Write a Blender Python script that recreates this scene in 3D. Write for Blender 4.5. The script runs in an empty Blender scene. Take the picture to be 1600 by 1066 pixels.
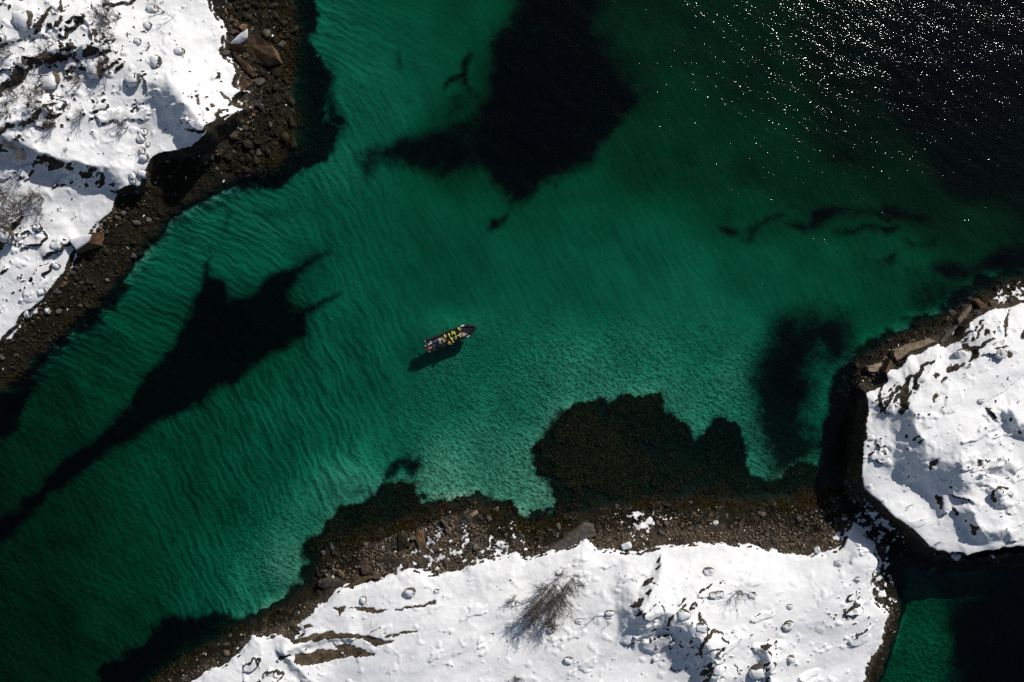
import bpy, bmesh, math, random
import numpy as np
from mathutils import Vector, Matrix

random.seed(7)
RNG = np.random.default_rng(11)
scene = bpy.context.scene
COL = scene.collection

# ------------------------------------------------------------------ camera
S = 0.115            # metres per photograph pixel at sea level
CAMH = 144.0         # flying height of the drone
cam_d = bpy.data.cameras.new('camera'); cam = bpy.data.objects.new('camera', cam_d); COL.objects.link(cam)
cam.location = (0, 0, CAMH); cam.rotation_euler = (0, 0, 0)
cam_d.sensor_width = 36; cam_d.lens = 18 / (800 * S / CAMH)
cam_d.clip_start = 1; cam_d.clip_end = 2000
scene.camera = cam

# ------------------------------------------------------------------ sky and sun
SUN_EL = math.radians(33); SUN_AZ = math.atan2(0.62, 0.785)      # azimuth clockwise from +Y
sunv = Vector((math.sin(SUN_AZ) * math.cos(SUN_EL), math.cos(SUN_AZ) * math.cos(SUN_EL), math.sin(SUN_EL)))
world = bpy.data.worlds.new('World'); scene.world = world; world.use_nodes = True
wn = world.node_tree.nodes; wl = world.node_tree.links
sky = wn.new('ShaderNodeTexSky'); sky.sky_type = 'NISHITA'; sky.sun_disc = False
sky.sun_elevation = SUN_EL; sky.sun_rotation = SUN_AZ
wl.new(sky.outputs[0], wn['Background'].inputs[0]); wn['Background'].inputs[1].default_value = 0.06
sun_d = bpy.data.lights.new('sun', 'SUN'); sun = bpy.data.objects.new('sun', sun_d); COL.objects.link(sun)
sun_d.energy = 4.6; sun_d.angle = math.radians(0.53); sun_d.color = (1.0, 0.955, 0.885)
sun.rotation_euler = (-sunv).to_track_quat('-Z', 'Y').to_euler(); sun.location = sunv * 200

vs = scene.view_settings
vs.view_transform = 'Standard'; vs.look = 'None'; vs.gamma = 1; vs.use_curve_mapping = False
vs.exposure = -0.08
scene.cycles.max_bounces = 5; scene.cycles.diffuse_bounces = 1; scene.cycles.glossy_bounces = 2
scene.cycles.transparent_max_bounces = 8; scene.cycles.volume_bounces = 0
scene.cycles.use_denoising = False
scene.cycles.caustics_reflective = False; scene.cycles.caustics_refractive = False

# ------------------------------------------------------------------ node helpers
def mat(name):
    m = bpy.data.materials.new(name); m.use_nodes = True
    nt = m.node_tree; nt.nodes.clear()
    return m, nt
def N(nt, t, **kw):
    n = nt.nodes.new(t)
    for k, v in kw.items():
        if k.startswith('i_'): n.inputs[k[2:].replace('_', ' ')].default_value = v
        else: setattr(n, k, v)
    return n
def L(nt, a, b): nt.links.new(a, b)
def ramp(nt, fac, stops):
    r = N(nt, 'ShaderNodeValToRGB')
    e = r.color_ramp.elements
    while len(e) < len(stops): e.new(0.5)
    for k, (p, c) in enumerate(stops):
        e[k].position = p; e[k].color = (*c, 1) if len(c) == 3 else c
    L(nt, fac, r.inputs[0]); return r.outputs[0]
def mixc(nt, f, a, b, blend='MIX'):
    m = N(nt, 'ShaderNodeMix', data_type='RGBA', blend_type=blend)
    for sock, v in ((m.inputs[0], f), (m.inputs[6], a), (m.inputs[7], b)):
        if isinstance(v, (int, float)): sock.default_value = v
        elif isinstance(v, tuple): sock.default_value = (*v, 1)
        else: L(nt, v, sock)
    return m.outputs[2]
def math_(nt, op, a, b=0.0, clamp=False):
    m = N(nt, 'ShaderNodeMath', operation=op, use_clamp=clamp)
    for sock, v in ((m.inputs[0], a), (m.inputs[1], b)):
        if isinstance(v, (int, float)): sock.default_value = v
        else: L(nt, v, sock)
    return m.outputs[0]
def noise(nt, vec, scale, detail=3, rough=0.55, dist=0.0):
    n = N(nt, 'ShaderNodeTexNoise'); n.inputs['Scale'].default_value = scale
    n.inputs['Detail'].default_value = detail; n.inputs['Roughness'].default_value = rough
    n.inputs['Distortion'].default_value = dist
    if vec is not None: L(nt, vec, n.inputs['Vector'])
    return n.outputs[0]
def mapping(nt, vec, rot=0.0, scale=(1, 1, 1)):
    m = N(nt, 'ShaderNodeMapping'); m.inputs['Rotation'].default_value = (0, 0, rot); L(nt, vec, m.inputs['Vector'])      # turn first, then stretch
    k = N(nt, 'ShaderNodeVectorMath', operation='MULTIPLY'); L(nt, m.outputs[0], k.inputs[0]); k.inputs[1].default_value = scale
    return k.outputs[0]
def bump(nt, h, dist, strength=1.0, normal=None):
    b = N(nt, 'ShaderNodeBump'); b.inputs['Strength'].default_value = strength; b.inputs['Distance'].default_value = dist
    L(nt, h, b.inputs['Height'])
    if normal is not None: L(nt, normal, b.inputs['Normal'])
    return b.outputs[0]
def principled(nt, color, rough=0.8, normal=None, spec=0.3, metal=0.0):
    p = N(nt, 'ShaderNodeBsdfPrincipled')
    if isinstance(color, tuple): p.inputs['Base Color'].default_value = (*color, 1)
    else: L(nt, color, p.inputs['Base Color'])
    if isinstance(rough, (int, float)): p.inputs['Roughness'].default_value = rough
    else: L(nt, rough, p.inputs['Roughness'])
    p.inputs['Specular IOR Level'].default_value = spec; p.inputs['Metallic'].default_value = metal
    if normal is not None: L(nt, normal, p.inputs['Normal'])
    o = N(nt, 'ShaderNodeOutputMaterial'); L(nt, p.outputs[0], o.inputs[0])
    return p
def simple(name, color, rough=0.6, var=0.15, scale=8.0, spec=0.3, metal=0.0):
    m, nt = mat(name)
    tc = N(nt, 'ShaderNodeTexCoord')
    n = noise(nt, tc.outputs['Object'], scale, 3)
    c = ramp(nt, n, [(0.3, tuple(x * (1 - var) for x in color)), (0.7, tuple(min(1, x * (1 + var)) for x in color))])
    principled(nt, c, rough, bump(nt, n, 0.004, 0.5), spec, metal)
    return m

# ------------------------------------------------------------------ numpy noise
_T = RNG.random((256, 256)).astype(np.float32)
def vnoise(x, y):
    xi = np.floor(x).astype(np.int32); yi = np.floor(y).astype(np.int32)
    fx = (x - xi).astype(np.float32); fy = (y - yi).astype(np.float32)
    fx = fx * fx * fx * (fx * (fx * 6 - 15) + 10); fy = fy * fy * fy * (fy * (fy * 6 - 15) + 10)
    x0 = xi & 255; x1 = (xi + 1) & 255; y0 = yi & 255; y1 = (yi + 1) & 255
    a = _T[y0, x0]; b = _T[y0, x1]; c = _T[y1, x0]; d = _T[y1, x1]
    return (a + (b - a) * fx) * (1 - fy) + (c + (d - c) * fx) * fy
def fbm(x, y, period, octaves=4, gain=0.5, seed=0.0):
    s = np.zeros_like(x, dtype=np.float32); a = 1.0; f = 1.0 / period; t = 0.0
    for k in range(octaves):
        ang = 0.6 + k * 1.1
        u = (x * math.cos(ang) - y * math.sin(ang)) * f + seed * 17.3 + k * 31.7
        v = (x * math.sin(ang) + y * math.cos(ang)) * f + seed * 7.9 + k * 11.3
        s += a * (vnoise(u, v) * 2 - 1); t += a; a *= gain; f *= 2.03
    return s / t
def sstep(a, b, x):
    t = np.clip((x - a) / (b - a), 0, 1); return t * t * (3 - 2 * t)

# ------------------------------------------------------------------ survey of the photograph (pixels of the 1600 x 1066 frame)
def W2(px, py): return (px - 800) * S, (533 - py) * S
def poly(pts): return np.array([W2(*p) for p in pts], dtype=np.float32)
def zp(pts, ox, oy, k): return [(ox + a / k, oy + b / k) for a, b in pts]

SNOW_L = [(332,-200),(332,-20),(332,0),(343,23),(351,43),(358,56),(349,81),(368,98),(375,116),(373,131),(387,143),(370,160),(402,165),(390,180),(375,195),(349,221),(327,236),(308,244),(278,246),(255,253),(244,270),(240,285),(225,304),(210,297),(193,306),(186,323),(176,338),(150,360),(143,375),(120,398),(109,424),(88,450),(73,471),(56,488),(38,497),(22,518),(8,540),(-10,555),(-140,650),(-300,700),(-300,-200)]
WATER_L = [(452,-200),(452,0),(455,60),(452,120),(458,180),(455,220),(430,250),(400,264),(350,286),(300,306),(262,330),(235,365),(200,410),(170,450),(130,485),(90,520),(50,560),(0,610),(-140,720),(-300,760),(-300,-200)]
KELP_L = [(480,-200),(484,0),(488,22),(484,49),(499,86),(514,109),(516,150),(514,176),(524,205),(518,225),(492,244),(450,278),(432,290),(398,286),(340,300),(285,322),(259,349),(233,379),(210,412),(195,443),(176,465),(131,510),(94,540),(53,570),(30,608),(0,660),(-140,780),(-300,800),(-300,-200)]
SNOW_B = [(280,1080),(296,1066),(332,1044),(372,1020),(396,992),(422,991),(460,993),(472,988),(465,978),(487,962),(509,937),(523,922),(556,912),(610,897),(650,890),(675,894),(722,890),(728,879),(747,877),(791,865),(809,857),(820,875),(845,865),(881,857),(914,839),(937,855),(972,859),(1000,860),(1028,852),(1084,846),(1126,846),(1175,852),(1213,859),(1248,869),(1290,860),(1311,850),(1318,828),(1332,813),(1350,829),(1371,850),(1378,885),(1367,913),(1366,937),(1388,958),(1385,983),(1374,1011),(1357,1032),(1350,1066),(1330,1300),(150,1300)]
WATER_B = [(220,1080),(250,1058),(300,1028),(350,1000),(395,974),(450,948),(488,922),(496,900),(505,868),(560,842),(620,824),(700,794),(740,784),(790,806),(830,826),(880,816),(930,802),(1000,790),(1100,786),(1200,786),(1280,780),(1300,760),(1330,770),(1365,800),(1400,850),(1402,880),(1396,920),(1404,960),(1400,985),(1388,1020),(1368,1066),(1350,1300),(120,1300)]
KELP_B = [(110,1090),(132,1066),(172,1032),(216,1000),(256,978),(320,970),(384,966),(424,958),(460,928),(480,912),(470,896),(476,864),(498,834),(524,804),(552,796),(570,788),(576,776),(605,763),(648,753),(655,768),(664,778),(662,789),(690,785),(726,778),(747,770),(780,778),(802,780),(816,799),(842,805),(863,792),(869,770),(849,750),(840,742),(835,705),(851,678),(874,651),(901,636),(935,631),(962,627),(969,616),(1002,614),(1033,617),(1036,638),(1056,648),(1080,654),(1090,678),(1107,683),(1121,661),(1137,653),(1158,661),(1171,692),(1171,722),(1168,746),(1205,747),(1249,739),(1279,725),(1296,705),(1306,644),(1313,606),(1350,620),(1350,780),(1440,880),(1432,930),(1415,1000),(1390,1066),(1370,1300),(60,1300)]
SNOW_R = [(1850,450),(1640,455),(1600,465),(1577,470),(1552,473),(1535,480),(1521,487),(1498,510),(1473,535),(1462,532),(1411,553),(1397,572),(1383,574),(1369,583),(1378,594),(1352,606),(1341,604),(1342,625),(1339,653),(1334,676),(1326,690),(1322,727),(1328,762),(1350,780),(1368,800),(1403,818),(1417,836),(1432,854),(1461,868),(1508,877),(1548,872),(1600,866),(1850,850)]
WATER_R = [(1850,410),(1640,430),(1600,438),(1565,442),(1530,464),(1490,492),(1440,512),(1400,532),(1355,556),(1340,580),(1332,620),(1325,680),(1315,740),(1310,780),(1345,810),(1385,845),(1405,872),(1430,880),(1470,885),(1510,888),(1550,884),(1600,878),(1850,865)]
KELP_R = [(1850,385),(1640,405),(1600,420),(1546,426),(1518,456),(1481,478),(1440,494),(1397,518),(1358,541),(1335,552),(1324,575),(1313,611),(1307,653),(1296,681),(1290,760),(1340,820),(1400,885),(1440,900),(1520,905),(1600,895),(1850,880)]
WEED = [  # deep dark weed meadows: outline, feather in metres, strength
 ([(815,-180),(809,0),(779,26),(768,56),(766,94),(764,139),(745,160),(735,200),(740,240),(764,266),(772,285),(794,300),(796,319),(817,311),(850,278),(903,263),(929,240),(959,203),(985,169),(1004,131),(955,105),(915,60),(905,0),(900,-180)], 1.4, 1.0),
 ([(830,-180),(830,0),(820,120),(870,200),(960,180),(1010,120),(960,60),(930,-180)], 6.0, 0.9),
 ([(764,139),(741,158),(704,173),(681,184),(655,192),(621,207),(584,222),(546,244),(561,263),(569,281),(582,270),(592,248),(603,251),(636,266),(689,278),(723,268),(764,266),(790,220)], 1.0, 0.70),
 ([(311,405),(300,450),(281,495),(248,552),(210,589),(188,634),(150,672),(113,698),(80,720),(24,780),(0,796),(-160,900),(-160,950),(0,840),(32,808),(80,764),(152,716),(216,680),(272,644),(308,627),(375,589),(443,544),(473,518),(467,492),(490,479),(524,458),(492,472),(462,482),(450,473),(447,450),(480,412),(506,390),(450,418),(405,437),(368,467),(349,473),(342,446),(330,437),(316,430)], 1.0, 1.0),
 ([(1180,600),(1195,550),(1220,508),(1262,490),(1335,500),(1335,550),(1290,590),(1278,630),(1285,680),(1295,700),(1280,728),(1205,745),(1190,660)], 5.0, 1.05),
 ([(600,590),(640,530),(700,495),(780,500),(790,540),(720,590),(640,620)], 5.0, 0.30),
 ([(758,352),(770,338),(784,334),(796,322),(792,340),(780,352),(766,356)], 0.6, 0.95),
 ([(690,138),(700,118),(716,106),(718,84),(735,70),(742,78),(730,96),(728,112),(742,142),(732,145),(718,118),(704,130)], 0.6, 0.9),
 ([(736,72),(750,80),(764,100),(766,120),(752,118),(742,100)], 1.4, 0.5),
 ([(716,140),(740,132),(766,140),(742,160),(704,174),(690,166)], 1.4, 0.55),
 ([(606,66),(614,64),(622,82),(632,96),(624,98),(614,88)], 0.6, 0.75),
 ([(626,150),(636,142),(642,148),(632,156)], 0.7, 0.6),
 ([(1130,350),(1150,345),(1168,352),(1172,362),(1158,366),(1140,358)], 0.7, 0.85),
 ([(1168,372),(1178,350),(1196,332),(1236,320),(1236,330),(1206,342),(1190,356),(1180,372)], 0.7, 0.9),
 ([(1230,340),(1255,336),(1276,342),(1285,322),(1300,318),(1350,326),(1400,322),(1433,318),(1470,328),(1490,345),(1480,352),(1440,336),(1380,334),(1320,334),(1300,345),(1294,358),(1262,358),(1240,352)], 0.8, 0.9),
 ([(1312,362),(1318,350),(1350,354),(1385,342),(1428,342),(1428,352),(1380,356),(1345,362)], 0.8, 0.9),
 ([(1428,382),(1432,372),(1450,378),(1480,366),(1492,368),(1480,382),(1450,388),(1436,388)], 0.8, 0.85),
 ([(1382,404),(1400,402),(1414,392),(1420,400),(1410,414),(1394,412)], 0.8, 0.85),
 ([(1466,420),(1476,402),(1520,398),(1550,405),(1580,380),(1660,370),(1660,440),(1560,425),(1520,440),(1490,440)], 1.5, 0.8),
 ([(1430,470),(1440,420),(1470,425),(1500,430),(1540,430),(1500,480),(1440,500)], 2.0, 0.6),
 ([(1300,240),(1340,228),(1360,240),(1330,255)], 2.0, 0.6),
 ([(332,362),(340,342),(350,326),(356,328),(346,344),(336,364)], 0.5, 0.85),
 ([(312,390),(316,382),(319,386),(315,396),(311,404)], 0.4, 0.7),
 ([(376,330),(420,320),(462,326),(440,345),(420,350),(400,340)], 1.6, 0.45),
 ([(508,186),(520,178),(540,186),(536,196),(518,192)], 0.5, 0.85),
 ([(495,100),(520,108),(522,170),(535,210),(520,228),(500,230)], 1.2, 0.75),
 ([(586,750),(600,730),(634,716),(654,714),(658,730),(640,742),(620,738),(604,756)], 0.5, 0.9),
 ([(544,768),(556,758),(562,770),(550,776)], 0.5, 0.7),
 ([(1480,1300),(1488,1066),(1482,1030),(1492,1000),(1510,960),(1560,930),(1620,900),(1850,890),(1850,1300)], 5.5, 0.8),
]
DEPTH = [(500,20,2.0),(560,100,2.0),(650,60,2.5),(720,30,3.0),(600,170,2.1),(520,260,1.8),(480,330,2.2),(400,350,2.0),(300,350,2.0),(380,400,2.4),(250,420,2.5),(200,500,2.9),(120,570,3.3),(60,640,4.0),(30,720,4.4),(150,620,3.3),(330,520,4.0),(430,500,3.5),(560,400,2.4),(520,500,2.3),(620,400,2.5),(700,380,2.6),(700,450,2.6),(600,480,2.2),(900,350,2.8),(950,450,2.4),(1060,470,2.1),(1000,380,2.6),(1200,420,2.7),(1300,420,2.9),(1400,400,3.3),(900,290,3.2),(1000,250,4.0),(1050,150,4.4),(1100,50,4.9),(960,60,4.6),(1100,250,4.2),(1200,250,4.4),(1200,120,5.3),(1350,200,6.4),(1350,80,7.6),(1500,100,12),(1550,250,9),(1450,300,5.4),(1550,360,4.6),(1300,300,4.7),(1200,340,3.7),(900,430,2.4),(1100,540,1.9),(1150,600,1.35),(1185,700,1.3),(1000,560,1.6),(900,590,1.3),(800,620,1.6),(750,700,1.15),(820,760,0.75),(850,785,0.55),(690,745,0.8),(780,740,0.95),(600,700,2.0),(700,620,1.9),(760,560,2.1),(700,540,1.6),(690,565,1.6),(665,575,1.6),(640,560,2.5),(560,600,2.4),(500,660,2.4),(420,720,2.6),(545,770,1.1),(480,810,1.5),(445,890,0.75),(380,925,1.5),(300,900,2.5),(350,800,2.7),(250,800,3.1),(200,900,3.4),(150,1000,3.9),(50,850,4.5),(50,1000,5.0),(120,1060,4.6),(260,720,3.0),(1290,620,2.2),(1240,600,3.2),(1450,450,3.3),(1460,1010,2.7),(1450,960,3.2),(1560,1000,7),(1480,1060,2.8),(1530,930,4.5),(1600,1060,7),(-150,1000,7),(800,-150,7),(1700,-100,14),(1000,-100,7),(600,-100,3.8),(-100,800,5.5),(1750,300,10),(100,1200,6),
 (850,120,6.5),(850,200,6),(700,230,4),(950,700,0.45),(1050,740,0.45),(900,760,0.35),(1100,760,0.45),(1145,690,1.7),(1100,690,1.3),(1060,670,1.2),(1000,640,0.9),(900,670,0.5),(700,790,0.45),(600,800,0.5),(520,840,0.6),(1230,760,0.8),(1380,900,3.5)]
LEDGES = [  # crest polyline with the high ground on its left hand, drop, run-out behind the crest, lip width
 ([(165,300),(140,297),(100,288),(50,272),(0,252),(-60,235)][::-1], 2.8, 9, 4.6),
 ([(236,155),(250,184),(268,205),(288,232),(305,244)], 3.0, 6, 5.0),
 ([(-20,216),(20,210),(50,200),(75,190)], 1.4, 5, 2.0),
 ([(40,122),(75,105),(110,98),(150,88)], 1.7, 5, 2.6),
 ([(0,148),(15,140),(30,127)], 1.3, 4, 1.8),
 ([(62,38),(75,20),(92,-4)], 0.9, 3, 0.75),
 ([(90,40),(99,20),(95,4)], 0.8, 2.5, 0.75),
 ([(144,12),(152,40),(160,60)], 0.9, 3, 0.75),
 ([(126,34),(142,55),(130,88)], 0.9, 3, 0.75),
 ([(-10,90),(20,75),(55,60)], 1.2, 4, 2.0),
 ([(0,385),(15,375),(30,352)], 1.2, 3, 0.75),
 ([(78,400),(95,395),(115,382)], 1.0, 3, 0.75),
 ([(988,990),(990,965),(995,935),(1010,905),(1022,885)][::-1], 1.0, 5, 1.9),
 ([(1005,1000),(1025,997),(1052,1006),(1072,1030),(1088,1075)], 2.7, 6, 4.8),
 ([(1178,1025),(1184,1046),(1190,1075)], 1.6, 3, 2.0),
 ([(1386,655),(1396,700),(1400,740),(1410,764),(1440,762),(1475,772)], 2.0, 9, 5.5),
 ([(1490,792),(1520,772),(1548,755),(1572,742)], 1.3, 5, 2.4),
 ([(1562,662),(1578,680),(1610,692)], 1.7, 6, 3.2),
 ([(1500,812),(1512,835),(1530,852),(1570,850)], 1.4, 5, 2.6),
 ([(1545,775),(1552,795),(1570,800)], 1.2, 3, 2.0),
 ([(720,800),(690,812),(650,825),(610,839),(574,846)], 1.2, 4, 0.25),
 ([(545,1000),(520,1005),(455,1025)][::-1], 0.8, 4, 1.2),
 ([(440,1030),(452,1050),(480,1075)], 1.0, 4, 1.4),
]
Z4 = (340, 880, 4.444); ZR = (1340, 450, 5.61); ZB = (960, 880, 5.73); ZL = (200, 0, 5.924)
BARE = [zp(q, *Z4) for q in (
 [(525,640),(600,640),(720,605),(850,600),(780,545),(840,570),(930,570),(1000,600),(1108,625),(1090,645),(960,665),(900,655),(700,705),(580,725),(530,700)],
 [(520,545),(600,510),(740,490),(900,490),(1050,510),(1140,530),(1235,545),(1100,585),(1065,560),(1060,540),(920,525),(780,540),(620,555),(540,560)],
 [(1160,510),(1270,485),(1415,458),(1330,495),(1200,520)],
 [(900,315),(1030,310),(1090,300),(1110,325),(1195,320),(1120,355),(1060,350),(990,335)],
 [(1235,320),(1400,285),(1530,255),(1520,275),(1340,315),(1240,330)],
 [(790,305),(885,305),(850,380),(830,340)], [(590,440),(625,428),(680,448),(600,460)],
 [(430,650),(510,615),(510,640),(430,670)])] + [zp(q, *ZR) for q in (
 [(1020,460),(1060,370),(1105,285),(1090,350),(1040,450)], [(1270,440),(1290,290),(1310,190),(1330,190),(1315,300),(1300,420)],
 [(1285,530),(1350,560),(1360,610),(1320,625)], [(670,1020),(680,960),(710,900),(730,940),(690,1020)],
 [(750,790),(785,780),(780,820),(755,845)], [(220,945),(290,880),(405,770),(300,885)], [(340,980),(390,920),(425,860),(415,920)],
 [(780,700),(800,690),(828,695),(800,740)])] + [zp(q, *ZB) for q in (
 [(555,385),(590,340),(645,300),(650,320),(570,395)], [(590,430),(610,380),(650,350),(655,380),(610,420)],
 [(470,560),(500,500),(570,445),(540,500),(490,560)], [(750,525),(755,455),(830,540),(780,520)], [(800,690),(825,605),(835,690)],
 [(710,860),(740,785),(790,850),(750,820)], [(665,400),(680,370),(700,400),(685,425)], [(760,1020),(790,960),(825,990),(780,1010)],
 [(1060,885),(1085,905),(1130,1010),(1100,980),(1070,910)], [(935,1060),(970,1005),(1020,1050),(975,1030)])] + [zp(q, *ZL) for q in (
 [(825,810),(860,840),(965,945),(900,990),(935,945),(870,880)], [(620,960),(630,890),(650,900),(655,970)], [(770,960),(790,950),(800,990),(780,990)],
 [(820,1040),(840,1000),(870,1010),(840,1055)])] + [
 [(1450,730),(1462,720),(1470,716),(1462,730),(1452,735)], [(1524,726),(1530,716),(1532,728)], [(1484,866),(1500,866),(1508,872),(1492,873)]]
HILLS = [  # px, py, height, radius in metres
 (-40,40,3.0,16),(110,30,1.2,9),(280,110,1.5,12),(60,230,1.6,12),(330,60,-1.0,9),(130,330,-1.6,11),(40,110,-1.3,8),
 (330,190,1.2,6),(215,250,-0.8,6),
 (1100,960,1.4,14),(700,1040,0.6,14),(1280,900,0.6,9),(480,1030,-0.6,10),(1030,1040,-1.2,6),(1200,880,0.3,9),
 (1480,640,2.4,13),(1560,560,1.2,10),(1370,760,-1.2,7),(1450,800,-1.5,9),(1560,830,0.8,7),(1500,720,0.8,7)]

# ------------------------------------------------------------------ distance fields on a 0.4 m survey grid
GX0, GY0, GS = -124.0, -92.0, 0.4
gx = np.arange(GX0, 124.01, GS, dtype=np.float32); gy = np.arange(GY0, 92.01, GS, dtype=np.float32)
GXX, GYY = np.meshgrid(gx, gy)
def sdf_pts(P, X, Y):
    d2 = np.full(X.shape, 1e9, np.float32); ins = np.zeros(X.shape, bool)
    n = len(P)
    for k in range(n):
        ax, ay = P[k]; bx, by = P[(k + 1) % n]
        ex, ey = bx - ax, by - ay
        l2 = ex * ex + ey * ey + 1e-9
        t = np.clip(((X - ax) * ex + (Y - ay) * ey) / l2, 0, 1)
        d2 = np.minimum(d2, (X - ax - t * ex) ** 2 + (Y - ay - t * ey) ** 2)
        if ay != by:
            c = (ay > Y) != (by > Y)
            ins ^= c & (X < ex * (Y - ay) / (by - ay) + ax)
    d = np.sqrt(d2); return np.where(ins, d, -d)
def sdf_grid(pts): return sdf_pts(poly(pts), GXX, GYY)
def gsample(G, x, y):
    u = np.clip((x - GX0) / GS, 0, G.shape[1] - 1.001); v = np.clip((y - GY0) / GS, 0, G.shape[0] - 1.001)
    i = u.astype(np.int32); j = v.astype(np.int32); fu = (u - i).astype(np.float32); fv = (v - j).astype(np.float32)
    return (G[j, i] * (1 - fu) + G[j, i + 1] * fu) * (1 - fv) + (G[j + 1, i] * (1 - fu) + G[j + 1, i + 1] * fu) * fv
dS = [sdf_grid(p) for p in (SNOW_L, SNOW_B, SNOW_R)]
dW = [sdf_grid(p) for p in (WATER_L, WATER_B, WATER_R)]
dK = np.maximum.reduce([sdf_grid(p) for p in (KELP_L, KELP_B, KELP_R)])
dSall = np.maximum.reduce(dS); dWall = np.maximum.reduce(dW)

# bathymetry from soundings
num = np.zeros_like(GXX); den = np.zeros_like(GXX)
for px, py, d in DEPTH:
    x, y = W2(px, py); r2 = (GXX - x) ** 2 + (GYY - y) ** 2 + 4.0
    w = 1.0 / r2 ** 1.7; num += w * d; den += w
DEP = num / den
DEP = DEP + 0.35 * np.exp(-((GXX + 70) ** 2 + (GYY + 33) ** 2) / 26 ** 2) + 0.25 * np.exp(-((GXX + 25) ** 2 + (GYY - 15) ** 2) / 22 ** 2)
# terraces, hills and ledges
hill = np.zeros_like(GXX)
for px, py, hh, r in HILLS:
    x, y = W2(px, py); hill += hh * np.exp(-((GXX - x) ** 2 + (GYY - y) ** 2) / (r * r))
def gauss(px, py, r):
    x, y = W2(px, py); return np.exp(-((GXX - x) ** 2 + (GYY - y) ** 2) / (r * r))
stepL = 0.7 + 2.6 * gauss(250, 270, 6) + 2.4 * gauss(300, 240, 6) + 1.8 * gauss(350, 220, 5) + 0.8 * gauss(385, 180, 5)
stepB = 0.45 + 0.7 * gauss(1370, 900, 6)
stepR = 1.3 + 2.6 * gauss(1345, 720, 9) + 3.0 * gauss(1400, 815, 8) + 2.8 * gauss(1500, 875, 12) + 2.4 * gauss(1600, 866, 12)
STEP = [stepL, stepB, stepR]; BELT = [1.6, 1.1, 1.3]; RISE = [(7.0, 30.0), (3.4, 14.0), (4.6, 12.0)]

def base_height(lk, x, y):
    """lk(G) looks a survey grid up at the survey points x, y (metres)."""
    warp = fbm(x, y, 3.2, 4, 0.55, 1) * 1.0
    warp2 = fbm(x, y, 2.6, 4, 0.6, 2) * 0.9
    best = None; snowd = None
    for k in range(3):
        s = lk(dS[k]) + warp * 0.7; w = lk(dW[k]) + warp2
        t = np.clip(w / np.maximum(w - s, 0.3), 0, 1)
        bt = BELT[k] * t ** 1.25
        A, Ln = RISE[k]
        sp = np.maximum(s, 0)
        up = BELT[k] + lk(STEP[k]) * sstep(0, 1.1, s) + A * (1 - np.exp(-sp / Ln)) + lk(hill) * sstep(0, 7, s)
        h = np.where(s > 0, up, bt)
        h = np.where(w > 0, h, -1e3)
        best = h if best is None else np.maximum(best, h)
        snowd = s if snowd is None else np.maximum(snowd, s)
    wall = lk(dWall) + warp2
    dep = lk(DEP)
    under = -dep * sstep(-0.3, 3.4, -wall) - 0.25 * np.clip(-wall, 0, 1)
    return np.where(wall > 0, best, under), snowd, wall

def ledge_height(x, y):
    out = np.zeros_like(x)
    for pts, drop, run, lip in LEDGES:
        P = poly(pts); lo = P.min(0) - 7 * run - 3; hi = P.max(0) + 7 * run + 3
        m = (x > lo[0]) & (x < hi[0]) & (y > lo[1]) & (y < hi[1])
        if not m.any(): continue
        X = x[m] + fbm(x[m], y[m], 2.5, 3, 0.5, 5) * 0.8; Y = y[m] + fbm(x[m], y[m], 2.5, 3, 0.5, 6) * 0.8
        bd = np.full(X.shape, 1e9, np.float32); sg = np.zeros_like(bd); en = np.ones_like(bd)
        n = len(P)
        for k in range(n - 1):
            ax, ay = P[k]; ex, ey = P[k + 1] - P[k]; ln = math.hypot(ex, ey)
            tr = ((X - ax) * ex + (Y - ay) * ey) / (ln * ln); t = np.clip(tr, 0, 1)
            d = np.hypot(X - ax - t * ex, Y - ay - t * ey)
            cr = (ex * (Y - ay) - ey * (X - ax)) / ln
            over = np.zeros_like(d)
            if k == 0: over = np.maximum(over, -tr * ln)
            if k == n - 2: over = np.maximum(over, (tr - 1) * ln)
            b = d < bd
            bd = np.where(b, d, bd); sg = np.where(b, np.sign(cr), sg); en = np.where(b, 1 - sstep(0, run * 0.8, over), en)
        sd = bd * sg
        prof = np.where(sd > 0, sstep(-0.1, lip, sd) * np.exp(-np.maximum(sd - lip, 0) / run), 0.0)
        out[m] += drop * prof * en
    return out

# macro height for the survey correction (a point standing h above the sea is seen shifted outwards)
Hm, _, _ = base_height(lambda G: G, GXX, GYY)
Hm = np.maximum(Hm + ledge_height(GXX, GYY), 0)

# ------------------------------------------------------------------ land grid
CS = 0.16
lx = np.arange(-112, 112.01, CS, dtype=np.float32); ly = np.arange(-79, 79.01, CS, dtype=np.float32)
LX, LY = np.meshgrid(lx, ly)
def survey_xy(x, y):
    u, v = x, y
    for _ in range(3):
        h = gsample(Hm, u, v); f = CAMH / (CAMH - h); u, v = x * f, y * f
    return u, v
U, V = survey_xy(LX, LY)
near = gsample(dWall, U, V) > -9.0
u = U[near]; v = V[near]
lk = lambda G: gsample(G, u, v)
h, snowd, wall = base_height(lk, u, v)
h = h + ledge_height(u, v) * sstep(-4.5, 0.5, wall)
land = sstep(0.5, 4.0, snowd)
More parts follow.
